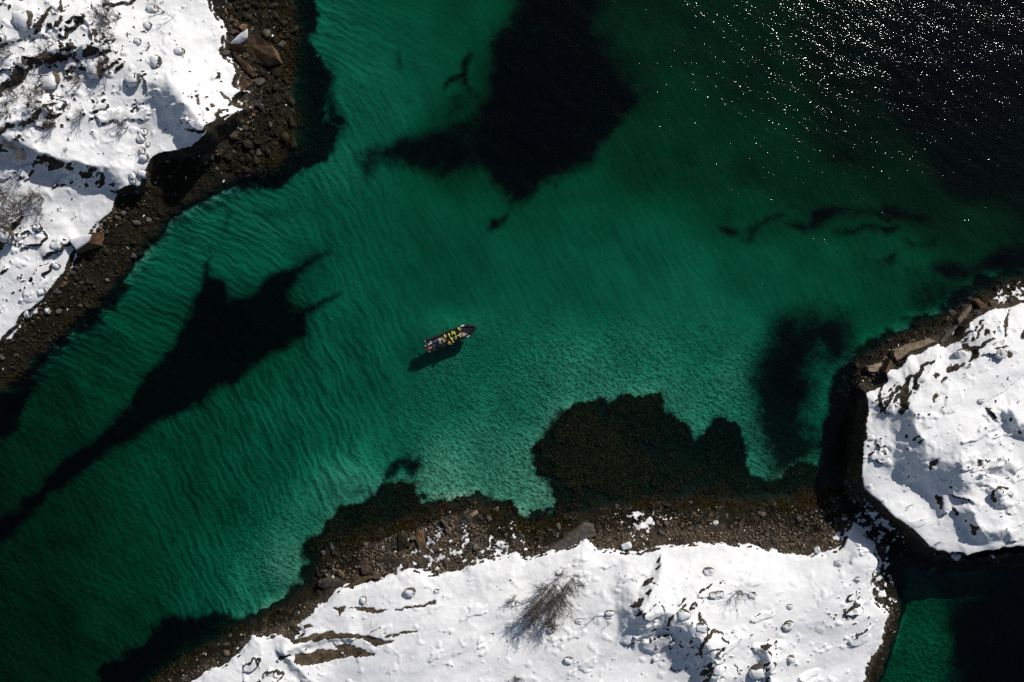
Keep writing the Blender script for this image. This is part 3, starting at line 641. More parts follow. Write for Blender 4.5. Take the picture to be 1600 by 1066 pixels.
# the stones too many to count: one mesh for each shore
def rubble(name, label, zones, seed, mcol):
    r = np.random.default_rng(seed)
    protos = []
    for k in range(8):
        me = rock_mesh('t', 300 + k, 12, SHAPES[k % 6][0], SHAPES[k % 6][1])
        vv = np.zeros(len(me.vertices) * 3, np.float32); me.vertices.foreach_get('co', vv)
        ff = np.zeros(len(me.polygons) * 3, np.int32); me.polygons.foreach_get('vertices', ff)
        protos.append((vv.reshape(-1, 3), ff.reshape(-1, 3))); bpy.data.meshes.remove(me)
    VV = []; FF = []; CC = []; base = 0
    for (x0, y0, x1, y1), (s0, s1), cnt in zones:
        px = r.uniform(x0, x1, cnt * 4); py = r.uniform(y0, y1, cnt * 4)
        ux = (px - 800) * S; uy = (533 - py) * S
        x, y = ux.copy(), uy.copy()
        for _ in range(3):
            z = np.maximum(ground(x, y), 0); f = (CAMH - z) / CAMH; x, y = ux * f, uy * f
        z = ground(x, y)
        sd = gsample(dSall, ux.astype(np.float32), uy.astype(np.float32))
        ii = np.clip(((x - lx[0]) / CS).astype(int), 0, len(lx) - 1); jj = np.clip(((y - ly[0]) / CS).astype(int), 0, len(ly) - 1)
        dens = fbm(x.astype(np.float32), y.astype(np.float32), 3.0, 3, 0.6, 51)
        ok = (z > -0.35) & (sd < 0.5) & (COVL[jj, ii, 0] < 0.6) & (dens > -0.28)
        idx = np.nonzero(ok)[0][:cnt]
        for i in idx:
            rad = (s0 + (s1 - s0) * r.random() ** 2) * S * 0.5
            pv, pf = protos[r.integers(8)]
            a = r.normal(-0.45, 0.8); tx, ty = r.normal(0, 0.3, 2)
            R = np.array(Matrix.Rotation(a, 3, 'Z') @ Matrix.Rotation(tx, 3, 'X') @ Matrix.Rotation(ty, 3, 'Y'))
            VV.append((pv * rad * r.uniform(0.85, 1.25, 3)) @ R.T + np.array([x[i], y[i], z[i] + rad * 0.15])); FF.append(pf + base); base += len(pv)
            wet = 1.0 if z[i] < (1.45 if px[i] < 480 and py[i] < 700 else 0.55) + 0.3 * r.normal() else 0.0
            CC.append(np.tile([r.random(), wet, r.random(), 1.0], (len(pv), 1)))
    me = mesh_np(name, np.concatenate(VV), np.concatenate(FF), 3, False)
    a = me.attributes.new('cov', 'FLOAT_COLOR', 'POINT'); a.data.foreach_set('color', np.concatenate(CC).astype(np.float32).ravel())
    o = link(name, me, mcol); tag(o, label, 'rubble', kind='stuff'); return o
M_RUB, nt = mat('rubble_stone')
at = N(nt, 'ShaderNodeAttribute', attribute_name='cov'); sep = N(nt, 'ShaderNodeSeparateColor'); L(nt, at.outputs['Color'], sep.inputs[0])
tc = N(nt, 'ShaderNodeTexCoord'); n_ = noise(nt, tc.outputs['Object'], 5, 4, 0.6)
dry = ramp(nt, sep.outputs[0], [(0.0, (0.040, 0.034, 0.027)), (0.35, (0.095, 0.079, 0.058)), (0.65, (0.16, 0.122, 0.082)), (0.85, (0.22, 0.135, 0.075)), (1.0, (0.31, 0.26, 0.195))])
wet = ramp(nt, sep.outputs[0], [(0.0, (0.004, 0.0035, 0.002)), (0.6, (0.016, 0.013, 0.005)), (1.0, (0.050, 0.040, 0.017))])
c = mixc(nt, sep.outputs[1], dry, wet)
c = mixc(nt, 0.6, c, ramp(nt, n_, [(0.3, (0.35, 0.35, 0.35)), (0.65, (1, 1, 1))]), 'MULTIPLY')
principled(nt, c, 0.8, bump(nt, n_, 0.08, 0.7), 0.2)
rubble('left_shore_rubble', 'loose dark rubble covering the left shore', [((340, -10, 470, 270), (2, 6.5), 1900), ((170, 235, 340, 350), (2, 5), 450), ((-10, 320, 270, 620), (2, 5.5), 1900)], 61, M_RUB)
rubble('point_shore_rubble', 'shingle and small stones along the shore of the snowy point', [((480, 770, 760, 905), (2, 5.8), 2400), ((740, 785, 960, 880), (1.8, 5), 1900), ((930, 775, 1310, 880), (1.8, 5.2), 5200), ((1280, 740, 1420, 1066), (2, 4.5), 700), ((240, 940, 500, 1070), (2, 5), 500)], 62, M_RUB)
rubble('islet_shore_rubble', 'broken stones along the shore of the right islet', [((1320, 425, 1615, 620), (2, 6), 700), ((1300, 600, 1350, 800), (2, 5), 250)], 63, M_RUB)

# ------------------------------------------------------------------ rock slabs
def slab(name, pts, heights, base, m, label, group=None, sub=3, snow_pts=None, seed=0):
    """irregular block: outline in photograph pixels, top height of every corner above the ground"""
    cx = sum(p[0] for p in pts) / len(pts); cy = sum(p[1] for p in pts) / len(pts)
    X, Y, Z = place(cx, cy)
    def top(px, py, hh):
        zt = Z + hh; f = (CAMH - zt) / CAMH; ux, uy = W2(px, py); return (ux * f - X, uy * f - Y, hh)
    T = [top(p[0], p[1], hh) for p, hh in zip(pts, heights)]
    bm = bmesh.new()
    tv = [bm.verts.new(t) for t in T]
    bv = [bm.verts.new((t[0] * 1.06, t[1] * 1.06, base)) for t in T]
    n = len(T)
    area = sum(T[i][0] * T[(i + 1) % n][1] - T[(i + 1) % n][0] * T[i][1] for i in range(n))
    if area < 0: tv.reverse(); bv.reverse()
    cv = bm.verts.new((0, 0, sum(t[2] for t in T) / n + 0.1))
    for i in range(n):
        j = (i + 1) % n
        bm.faces.new((tv[i], tv[j], cv)); bm.faces.new((tv[j], tv[i], bv[i], bv[j]))
    bm.faces.new(list(reversed(bv)))
    bmesh.ops.triangulate(bm, faces=bm.faces)
    bmesh.ops.subdivide_edges(bm, edges=bm.edges, cuts=sub, use_grid_fill=True)
    co = np.array([v.co[:] for v in bm.verts], np.float32)
    st = fbm(co[:, 0] + co[:, 2] * 0.7 + seed, co[:, 1] - co[:, 2] * 0.6 + seed, 1.1, 4, 0.6, 70 + seed)
    st2 = fbm(co[:, 0] * 0.35 + seed, co[:, 1] + co[:, 2], 0.5, 2, 0.5, 90 + seed)
    for v, a, b in zip(bm.verts, st, st2):
        v.co.x += 0.16 * a; v.co.y += 0.16 * b; v.co.z += 0.16 * a + 0.08 * b
    me = bpy.data.meshes.new(name); bm.to_mesh(me); bm.free()
    e = bpy.data.objects.new(name, None); COL.objects.link(e); e.location = (X, Y, Z); e.empty_display_size = 0.3
    link('rock', me, m, e)
    if snow_pts:
        hs_ = max(heights)
        bm = bmesh.new()
        ring = []
        for (px, py, hh) in snow_pts: ring.append(top(px, py, hh + 0.10))
        ccx = sum(r_[0] for r_ in ring) / len(ring); ccy = sum(r_[1] for r_ in ring) / len(ring); ccz = sum(r_[2] for r_ in ring) / len(ring)
        rv = [bm.verts.new(r_) for r_ in ring]; lv = [bm.verts.new((r_[0], r_[1], r_[2] - 0.5)) for r_ in ring]
        iv = [bm.verts.new((ccx + (r_[0] - ccx) * 0.6, ccy + (r_[1] - ccy) * 0.6, r_[2] * 0.6 + ccz * 0.4 + 0.14)) for r_ in ring]
        k = len(ring); tops = []
        for i in range(k):
            j = (i + 1) % k
            bm.faces.new((rv[i], rv[j], iv[j], iv[i])); bm.faces.new((rv[j], rv[i], lv[i], lv[j]))
        bm.faces.new(iv); bm.faces.new(list(reversed(lv)))
        bmesh.ops.recalc_face_normals(bm, faces=bm.faces)
        bmesh.ops.triangulate(bm, faces=bm.faces)
        bmesh.ops.subdivide_edges(bm, edges=bm.edges, cuts=2, use_grid_fill=True)
        for v in bm.verts: v.co += Vector((random.uniform(-1, 1), random.uniform(-1, 1), random.uniform(-1, 1))) * 0.03
        for f in bm.faces: f.smooth = True
        sm = bpy.data.meshes.new('snow_cap'); bm.to_mesh(sm); bm.free()
        link('snow_cap', sm, M_SNOW, e)
    tag(e, label, 'rock', group, 'thing'); return e
q = zp([(930,440),(960,370),(1110,255),(1210,330),(1330,420),(1385,550),(1300,600),(1100,560),(1000,490)], *ZL)
sq = [(a, b, c) for (a, b), c in zip(zp([(945,400),(1030,320),(1105,268),(1105,350),(1040,400)], *ZL), (1.7, 2.2, 2.6, 2.1, 1.5))]
slab('rock_slab', q, (1.2, 1.8, 2.7, 2.4, 1.9, 1.2, 0.2, 0.15, 0.3), -0.8, M_RUST, 'large pitched rock slab with a snow corner on the upper left shore', sub=4, snow_pts=sq, seed=1)
q = zp([(950,470),(1000,500),(1110,590),(1180,690),(1150,712),(1050,620)], *ZL)
slab('rock_slab', q, (0.8, 1.0, 1.0, 0.7, 0.4, 0.4), -0.6, M_RUST, 'narrow rust brown slab just below the pitched slab on left shore', seed=2)
q = zp([(1010,780),(1090,740),(1150,770),(1080,845)], *ZL)
slab('rock_slab', q, (0.9, 1.1, 0.7, 0.5), -0.6, M_RUST, 'squat rust brown slab at the snow edge of the left shore', seed=3)
q = zp([(995,970),(1105,850),(1200,900),(1250,910),(1205,985),(1100,985)], *ZL)
slab('rock_slab', q, (0.6, 1.2, 1.0, 0.7, 0.4, 0.4), -0.7, M_GREY, 'dark wedge shaped slab between two snow tips on left shore', seed=4)
Z7 = (0, 340, 4.846)
q = zp([(520,170),(680,120),(725,110),(722,200),(650,235),(590,262),(545,225)], *Z7)
sq = [(a, b, c) for (a, b), c in zip(zp([(520,172),(640,130),(685,128),(668,180),(575,245)], *Z7), (1.5, 1.9, 2.0, 1.7, 1.4))]
slab('rock_slab', q, (1.5, 2.0, 1.9, 1.2, 0.3, 0.2, 0.8), -0.8, M_RUST, 'snow topped block with a rusty end above the lower left shore', snow_pts=sq, seed=5)
for k, (qq, hh, lb) in enumerate([
 ([(330,545),(480,490),(640,445),(690,470),(560,520),(420,575),(370,610),(345,640),(320,590)], (0.5,0.5,0.5,0.9,0.9,0.9,0.9,0.9,0.6), 'longest tan slab edging the snow on the right islet'),
 ([(880,270),(990,140),(1012,170),(950,240),(890,322)], (0.5,0.5,0.9,0.9,0.9), 'upright tan slab on the upper shore of the right islet'),
 ([(780,390),(880,325),(880,345),(800,440),(745,490),(725,462)], (0.4,0.6,0.8,0.8,0.8,0.6), 'dark brown slab between the two tan slabs of the right islet'),
 ([(90,690),(230,655),(265,680),(170,735),(95,732)], (0.5,0.6,0.8,0.7,0.5), 'pale tan slab at the left corner of the right islet'),
 ([(240,740),(290,620),(310,650),(290,740),(265,756)], (0.7,0.8,0.8,0.7,0.7), 'small rusty slab beside the corner slab of the right islet'),
 ([(1030,110),(1060,95),(1130,150),(1160,165),(1120,180),(1070,165)], (0.5,0.5,0.8,0.9,0.9,0.6), 'flaky rust brown slab at the top shore of the right islet'),
 ]):
    slab('rock_slab', zp(qq, *ZR), hh, -0.8, M_GREY if 'dark' in lb else (M_RUST if 'rust' in lb else M_SLAB), lb, seed=10 + k)
Z6 = (480, 760, 5.714)
for k, (qq, hh, lb, m_) in enumerate([
 ([(980,385),(1040,420),(1050,520),(1000,580),(970,470)], (0.7,0.8,0.6,0.3,0.5), 'upright brown slab on the ledge shore below the boat', M_RUST),
 ([(810,430),(870,450),(915,545),(860,560),(815,590)], (0.8,0.8,0.4,0.2,0.3), 'olive streaked slab on the ledge shore below the boat', M_OLIVE),
 ([(1200,300),(1250,330),(1265,375),(1230,370)], (0.7,0.8,0.5,0.5), 'slim tan slab near the crest of the ledge shore', M_TAN),
 ([(480,720),(530,705),(575,730),(570,775),(500,790)], (0.5,0.7,0.6,0.3,0.3), 'squat tan block at the left end of the ledge shore', M_TAN),
 ([(100,850),(180,830),(300,850),(280,905),(150,910),(95,890)], (0.9,1.1,1.0,0.6,0.5,0.5), 'big grey block at the water corner of the snowy point', M_GREY),
 ([(320,905),(440,840),(720,765),(730,775),(540,830),(360,912)], (0.3,0.6,0.6,0.5,0.4,0.3), 'thin rusty rock rim along the snow edge of the point', M_RUST)]):
    slab('rock_slab', zp(qq, *Z6), hh, -0.7, m_, lb, seed=20 + k)
q = [(845,866),(880,842),(912,820),(926,822),(932,838),(912,842),(884,860)]
slab('rock_slab', q, (0.3, 0.7, 0.9, 0.8, 0.5, 0.6, 0.5), -0.6, M_GREY, 'smooth grey brown hump of rock beside the shingle bank', seed=30)

# ------------------------------------------------------------------ boulders lying in the snow
def capped_boulder(px, py, rpx, label, group, seed):
    X, Y, Z = place(px, py); r = rpx * S * 1.12
    bm = bmesh.new(); bmesh.ops.create_icosphere(bm, subdivisions=3, radius=1.0)
    co = np.array([v.co[:] for v in bm.verts], np.float32)
    nn = fbm(co[:, 0] * 1.0 + seed * 3.1, co[:, 1] + co[:, 2] * 1.3 + seed, 1.1, 3, 0.55, seed % 13)
    sx, sy = 1 + 0.3 * random.uniform(-1, 1), 0.9 + 0.25 * random.uniform(-1, 1)
    bx_ = random.uniform(0.25, 0.55)
    co = np.sign(co) * np.abs(co) ** (1 - bx_); co /= np.maximum(np.linalg.norm(co, axis=1) ** 0.35, 1e-3)[:, None]
    for v, a, c in zip(bm.verts, nn, co):
        k = 1 + 0.45 * a; v.co = Vector((c[0] * k * sx, c[1] * k * sy, (c[2] - 0.25 * (c[0] + c[1])*0 + 0.18 * (c[0] + c[1])) * k * 0.7)) * r
    bm.normal_update()
    rock = bpy.data.meshes.new('rock'); bm.to_mesh(rock)
    lean = Vector((-0.62, -0.58, 0.53)).normalized()
    keep = []
    for f in bm.faces:
        w = f.normal.dot(lean) + 0.10 * math.sin(f.calc_center_median().x * 9 / r + seed)
        if w < 0.30: keep.append(f)
    bmesh.ops.delete(bm, geom=keep, context='FACES')
    bm.normal_update()
    rim = {v for e_ in bm.edges if e_.is_boundary for v in e_.verts}
    for v in bm.verts:
        v.co += v.normal * (0.02 if v in rim else 0.13 + 0.05 * math.sin(v.co.x * 5 / r)) * r + Vector((0, 0, (0 if v in rim else 0.07) * r))
    for f in bm.faces: f.smooth = True
    cap = bpy.data.meshes.new('snow_cap'); bm.to_mesh(cap); bm.free()
    e = bpy.data.objects.new('snow_capped_boulder', None); COL.objects.link(e); e.location = (X, Y, Z - 0.10 * r); e.empty_display_size = 0.3
    e.rotation_euler = (0, 0, random.uniform(-0.4, 0.4))
    link('rock', rock, M_GREY if seed % 3 else M_TAN, e); link('snow_cap', cap, M_SNOW, e)
    tag(e, label, 'boulder', group)
CB = [
 (238,15,7,'snow capped boulder with a dark crescent near the top edge of headland','l'),(230,40,5.5,'round snow capped boulder second from the top edge of headland','l'),
 (215,65,5,'small snow capped boulder left of the fallen birch twigs','l'),(281,80,6,'snow capped boulder with a notched corner nearest the upper left shore','l'),
 (243,96,7,'tall snow capped boulder right of the snowy birch clump','l'),(208,124,7,'snow capped boulder with a brown lip in mid headland','l'),
 (150,110,12,'large dome shaped snow capped boulder beside a birch bush','l'),(46,104,7,'lone snow capped boulder in the shaded hollow of headland','l'),
 (35,30,13,'big snow capped boulder at the upper left corner of headland','l'),(78,128,14,'biggest snow capped boulder below the shaded hollow','l'),
 (222,206,5.5,'topmost snow capped boulder of the row beside the shaded slope','l'),(221,216,6,'second snow capped boulder of the row beside the shaded slope','l'),
 (232,226,3.5,'smallest snow capped boulder of the row beside the shaded slope','l'),(222,236,5.5,'fourth snow capped boulder of the row beside the shaded slope','l'),
 (228,248,6,'lowest snow capped boulder of the row beside the shaded slope','l'),(207,274,6,'snow capped boulder above the dark cove of the left cliff','l'),
 (224,272,7,'wide snow capped boulder on the lip of the left cliff','l'),(209,284,5,'small snow capped boulder at the brink of the left cliff','l'),
 (12,368,11,'large snow capped boulder at the left edge under the thicket','l'),(65,357,6,'snow capped boulder with brown flank below the blue shaded band','l'),
 (90,383,7,'snow capped boulder with a brown crack above the lower left shore','l'),(87,415,5,'ring like snow capped boulder over the lower left shore','l'),
 (66,455,4.5,'small snow capped boulder close to the lower left rubble','l'),(42,490,5.5,'rusty boulder with a little snow on the lower left shore edge','l'),(76,486,5,'orange brown boulder standing out of the snow edge lower left','l'),
 (568,938,5,'small cube like boulder in the snow of the point left end','b'),(639,926,8,'rounded snow capped boulder above the brown rock strata','b'),(683,924,3.5,'little snow capped boulder right of the rounded one on the point','b'),
 (861,984,6.5,'brown boulder with white cap at the foot of the birch thicket','b'),(904,970,4.5,'oval snow capped boulder right of the birch thicket','b'),
 (953,958,5.5,'snow capped boulder with brown top midway along the point','b'),(888,1032,5.5,'snow capped boulder with blue shadow near the bottom edge','b'),
 (1109,893,6.5,'curled snow capped boulder in the upper snowfield of the point','b'),(1114,930,5,'left one of twin snow capped boulders by the thin birch','b'),
 (1124,928,5,'right one of twin snow capped boulders by the thin birch','b'),(1175,930,5.5,'tan sided boulder right of the thin birch','b'),
 (1233,948,4,'small snow capped boulder above the shark fin boulder','b'),(1232,977,8,'shark fin shaped snow capped boulder on the right of the point','b'),
 (1184,1048,12,'tall snow capped boulder with shaded flank by the bottom edge','b'),(1234,1029,6.5,'brown bowl shaped boulder near the bottom edge of the point','b'),
 (1070,962,8,'dome shaped snow capped boulder among dark outcrops of the point','b'),(1096,980,7,'wedge shaped snow capped boulder among dark outcrops of the point','b'),
 (979,852,6,'white snow capped boulder standing on the shingle beach','b'),(1277,858,5,'snow capped boulder at the right end of the shingle beach','b'),(1118,816,4,'rusty boulder with a white snow spot on the shingle beach','b'),
 (1340,905,5,'small snow capped boulder near the shaded end of the point','b'),(1310,880,5,'snow capped boulder with long blue shadow on the point','b'),
 (1500,553,7,'hollow topped snow capped boulder on the upper right islet','r'),(1532,627,4,'dark oval boulder in a snow gutter of the right islet','r'),
 (1565,552,7,'snow capped boulder with brown face on the upper right islet','r'),(1494,868,5.5,'dark bare boulder at the bottom rim of the right islet','r'),
 (1562,770,5,'speckled snow capped boulder low on the right islet','r'),(1578,772,4,'smaller speckled boulder beside the larger low on the right islet','r')]
GRP = {'l': 'boulders in the snow of the headland', 'b': 'boulders in the snow of the point', 'r': 'boulders in the snow of the islet'}
for k, (px, py, r, lb, g) in enumerate(CB): capped_boulder(px, py, r, lb, GRP[g], k)

# ------------------------------------------------------------------ leafless birches
M_BARK = simple('birch_bark', (0.10, 0.085, 0.07), 0.8, 0.4, 6)
M_TWIG = simple('birch_twig', (0.095, 0.075, 0.062), 0.8, 0.3, 10)
def tube(vs_, fs_, a, b, ra, rb, sides=4):
    d = (b - a).normalized(); p = d.orthogonal().normalized(); q_ = d.cross(p); base = len(vs_)
    for c, r in ((a, ra), (b, rb)):
        for k in range(sides):
            t = 2 * math.pi * k / sides; vs_.append(c + (p * math.cos(t) + q_ * math.sin(t)) * r)
    for k in range(sides):
        j = (k + 1) % sides; fs_.append((base + k, base + j, base + sides + j, base + sides + k))
def birch_meshes(seed, stems, height, spread, twigs):
    R = random.Random(seed); tv, tf, bv, bf = [], [], [], []
    def limb(p, d, ln, rad, depth):
        n = 3; pts = [p]
        for i in range(n):
            d = (d + Vector((R.gauss(0, 0.14), R.gauss(0, 0.14), R.gauss(0.03, 0.08)))).normalized(); p = p + d * (ln / n); pts.append(p)
        for i in range(n):
            ra = rad * (1 - 0.75 * i / n); rb = rad * (1 - 0.75 * (i + 1) / n)
            if depth == 0: tube(tv, tf, pts[i], pts[i + 1], ra, rb, 5)
            else: tube(bv, bf, pts[i], pts[i + 1], ra, rb, 3)
        if depth >= 3: return
        kids = (twigs, max(3, twigs // 2), 3)[depth]
        for k in range(kids):
            t = R.uniform(0.25 if depth == 0 else 0.15, 1.0) * n; i = min(int(t), n - 1); q_ = pts[i].lerp(pts[i + 1], t - i)
            az = R.uniform(0, 2 * math.pi); side = Vector((math.cos(az), math.sin(az), R.uniform(0.0, 0.7)))
            limb(q_, (d * 0.55 + side * 0.85).normalized(), ln * R.uniform(0.34, 0.55), max(rad * 0.45, 0.0112), depth + 1)
    for s in range(stems):
        az = R.uniform(0, 2 * math.pi); tilt = R.uniform(0.05, spread)
        d = Vector((math.cos(az) * tilt, math.sin(az) * tilt, 1)).normalized()
        limb(Vector((math.cos(az) * 0.1 * s, math.sin(az) * 0.1 * s, -0.35)), d, height * R.uniform(0.7, 1.0), 0.06, 0)
    def mk(n, v_, f_, m_):
        me = bpy.data.meshes.new(n); me.from_pydata([tuple(c) for c in v_], [], f_); me.update(); me.materials.append(m_); return me
    return mk('trunk', tv, tf, M_BARK), mk('branches', bv, bf, M_TWIG)
BIRCH = {'bush': [birch_meshes(s, 5, 2.4, 0.8, 8) for s in (1, 2, 3)], 'tree': [birch_meshes(s, 3, 3.6, 0.4, 9) for s in (4, 5, 6)],
         'thin': [birch_meshes(s, 1, 3.0, 0.25, 6) for s in (7, 8)], 'twig': [birch_meshes(s, 2, 1.3, 0.9, 4) for s in (9, 10)]}
def birch(px, py, kind, scale, label, group, lean=(0, 0)):
    X, Y, Z = place(px, py); tm, bm_ = random.choice(BIRCH[kind])
    e = bpy.data.objects.new('birch_tree' if kind in ('tree', 'thin') else 'birch_bush', None); COL.objects.link(e)
    e.location = (X, Y, Z); e.rotation_euler = (lean[0], lean[1], random.uniform(0, 6.28)); e.scale = (scale * 1.25,) * 3; e.empty_display_size = 0.3
    link('trunk', tm, None, e); link('branches', bm_, None, e)
    tag(e, label, 'birch', group)
g = 'birches of the dense thicket on the point'
for px, py, sc, lb in [(886,912,0.9,'slim birch at the upper right tip of the dense thicket'),(872,910,0.8,'birch at the upper end of the dense thicket'),(862,922,1.0,'birch in the upper middle of the dense thicket'),(878,926,0.9,'birch on the upper right side of the dense thicket'),
 (852,930,1.1,'tall birch at the heart of the dense thicket'),(866,938,1.0,'birch on the right side of the dense thicket'),(842,944,1.1,'birch on the left side of the dense thicket'),(858,950,1.15,'broad birch low in the heart of the dense thicket'),
 (848,962,1.1,'birch in the lower middle of the dense thicket'),(834,960,1.0,'birch on the lower left side of the dense thicket'),(862,966,0.9,'birch just above the brown boulder of the dense thicket'),(826,978,0.9,'lowest birch of the dense thicket on its left'),
 (846,984,0.9,'lowest birch of the dense thicket on its right'),(836,934,0.8,'short birch at the left rim of the dense thicket')]:
    birch(px + 6, py - 10, 'tree', sc * 1.15, lb, g)
birch(802, 938, 'bush', 0.8, 'small lone birch bush left of the dense thicket', None)
birch(807, 1062, 'bush', 0.7, 'birch bush at the bottom edge under the dense thicket', None)
birch(893, 952, 'thin', 0.7, 'single bare stem right of the dense thicket', None)
birch(930, 962, 'thin', 0.9, 'thin forked birch beside the brown topped boulder', None)
birch(952, 975, 'thin', 0.5, 'short bare stem below the brown topped boulder', None)
birch(1152, 926, 'tree', 0.8, 'thin lone birch in the middle of the point snowfield', None)
birch(1190, 1012, 'bush', 0.5, 'small birch bush above the tall boulder of the point', None)
birch(1545, 735, 'twig', 1.0, 'sparse twig bush on the lower slope of the right islet', None)
birch(1560, 715, 'twig', 1.1, 'sparse twig bush higher on the slope of the right islet', None)
birch(1465, 850, 'twig', 0.9, 'twig bush in the shaded flank of the right islet', None)
birch(1420, 792, 'twig', 0.7, 'tiny twig bush at the left of the shaded islet flank', None)
g = 'leafless birches of the headland'
for px, py, kd, sc, lb in [
 (172,10,'tree',1.0,'tall birch at the top edge of the headland'),(190,28,'tree',1.0,'birch with long crooked limbs near the top edge'),(168,36,'bush',1.1,'birch bush under the tall birch at the top'),
 (178,55,'tree',0.8,'birch over the dark outcrop of the upper headland'),(258,18,'thin',1.2,'leaning birch with long limb by the fallen twigs'),(272,28,'thin',1.0,'birch whose long shadow crosses the smooth snow'),(232,72,'twig',1.1,'low twig bush left of the notched boulder'),
 (78,84,'bush',1.0,'birch bush over the mossy outcrop left'),(62,76,'twig',1.2,'fan shaped twig bush left of the mossy outcrop'),(18,88,'bush',0.8,'birch bush by the left edge of upper headland'),
 (166,106,'bush',1.0,'birch bush behind the dome shaped boulder'),(156,96,'twig',1.2,'twig bush on top of the dome shaped boulder'),(125,126,'bush',0.9,'birch bush in the hollow left of the dome boulder'),
 (66,140,'bush',1.0,'birch bush growing on the biggest boulder'),(24,156,'bush',1.0,'birch bush at left below the biggest boulder'),(50,160,'bush',1.0,'middle birch bush below the biggest boulder'),(78,172,'bush',0.9,'right birch bush below the biggest boulder'),
 (12,176,'bush',0.9,'birch bush on the left edge above the ledge'),(108,168,'twig',1.1,'low twig bush in the middle of the headland'),(128,182,'bush',0.8,'birch bush in the middle of the headland'),(90,195,'bush',0.9,'birch bush at the right end of the dark ledge'),
 (192,192,'bush',0.8,'birch bush casting streaks on the mid slope'),(200,198,'twig',1.0,'twig bush next to the streaked mid slope bush'),(38,246,'bush',1.0,'birch bush over the dark fold on the left slope'),(70,258,'twig',1.2,'twig bush below the bush on the left slope'),
 (20,236,'bush',0.8,'birch bush at the left end of the lower slope'),(105,236,'twig',0.8,'small twig bush on the smooth lower slope'),(8,305,'bush',1.1,'leftmost bush of the shaded valley thicket'),(28,318,'bush',1.1,'second bush of the shaded valley thicket'),
 (48,308,'bush',1.0,'upper middle bush of the shaded valley thicket'),(64,314,'bush',0.9,'right bush of the shaded valley thicket'),(40,336,'bush',1.0,'lower middle bush of the shaded valley thicket'),(12,338,'bush',1.1,'lower left bush of the shaded valley thicket'),
 (62,332,'bush',0.8,'lower right bush of the shaded valley thicket'),(22,356,'bush',0.9,'lowest bush of the shaded valley thicket'),(150,20,'twig',1.2,'twig bush left of the tall top birch'),(8,60,'twig',1.1,'twig bush at the far left of upper headland'),(100,150,'twig',1.1,'twig bush between the two mid headland bushes')]:
    birch(px, py, kd, sc, lb, g)

# ------------------------------------------------------------------ seaweed fringe
def seaweed(name, label, seed, zones):
    r = np.random.default_rng(seed); VV = []; FF = []; CC = []; base = 0
    for (x0, y0, x1, y1), cnt in zones:
        px = r.uniform(x0, x1, cnt * 3); py = r.uniform(y0, y1, cnt * 3); x = (px - 800) * S; y = (533 - py) * S
        k = gsample(bedw, x.astype(np.float32), y.astype(np.float32)); w = gsample(wl_, x.astype(np.float32), y.astype(np.float32))
        z = np.where(w > -1.2, ground(x, y), gsample(zs, x.astype(np.float32), y.astype(np.float32)))
        cl = fbm(x.astype(np.float32), y.astype(np.float32), 1.7, 3, 0.6, 57) + 0.7 * fbm(x.astype(np.float32), y.astype(np.float32), 7.0, 2, 0.6, 58)
        ok = (k > 0.75) & (z < 0.25) & (z > -2.6) & (cl > 0.02)
        for i in np.nonzero(ok)[0][:cnt]:
            for b in range(3):
                a = r.uniform(0, 6.283); ln = r.uniform(0.35, 0.85); wd = r.uniform(0.06, 0.14)
                dx, dy = math.cos(a), math.sin(a); nx, ny = -dy * wd, dx * wd
                zt = min(z[i] + r.uniform(0.15, 0.5), max(-0.03, z[i] + 0.12))
                zc = max(zt - r.uniform(0.05, 0.3), z[i] + 0.02)
                VV += [(x[i] - nx * .4, y[i] - ny * .4, z[i] - .05), (x[i] + nx * .4, y[i] + ny * .4, z[i] - .05),
                       (x[i] + dx * ln * .5 + nx, y[i] + dy * ln * .5 + ny, zt), (x[i] + dx * ln * .5 - nx, y[i] + dy * ln * .5 - ny, zt),
                       (x[i] + dx * ln + nx * .5, y[i] + dy * ln + ny * .5, zc), (x[i] + dx * ln - nx * .5, y[i] + dy * ln - ny * .5, zc)]
                FF += [(base, base + 1, base + 2, base + 3), (base + 3, base + 2, base + 4, base + 5)]; base += 6
                CC += [(r.random(), 0, 0, 1)] * 6
    me = mesh_np(name, np.array(VV, np.float32), np.array(FF, np.int32), 4, True)
    a = me.attributes.new('cov', 'FLOAT_COLOR', 'POINT'); a.data.foreach_set('color', np.array(CC, np.float32).ravel())
    o = link(name, me, M_KELP); tag(o, label, 'seaweed', kind='stuff')
M_KELP, nt = mat('kelp_frond')
at = N(nt, 'ShaderNodeAttribute', attribute_name='cov')
sepk = N(nt, 'ShaderNodeSeparateColor'); L(nt, at.outputs['Color'], sepk.inputs[0])
principled(nt, ramp(nt, sepk.outputs[0], [(0.0, (0.004, 0.003, 0.001)), (0.6, (0.017, 0.0125, 0.004)), (1.0, (0.045, 0.031, 0.010))]), 0.85, None, 0.04)
seaweed('seaweed_bed', 'brown seaweed covering the shallows in front of the snowy point', 81, [((830, 610, 1180, 800), 9000), ((1160, 730, 1320, 800), 1600), ((480, 750, 880, 860), 4200), ((120, 930, 500, 1066), 1500)])
seaweed('seaweed_fringe', 'dark seaweed fringe along the left shore', 82, [((400, -10, 530, 300), 3200), ((-10, 280, 420, 660), 3200)])
seaweed('seaweed_rim', 'dark seaweed rim around the right islet', 83, [((1290, 400, 1610, 800), 2600)])

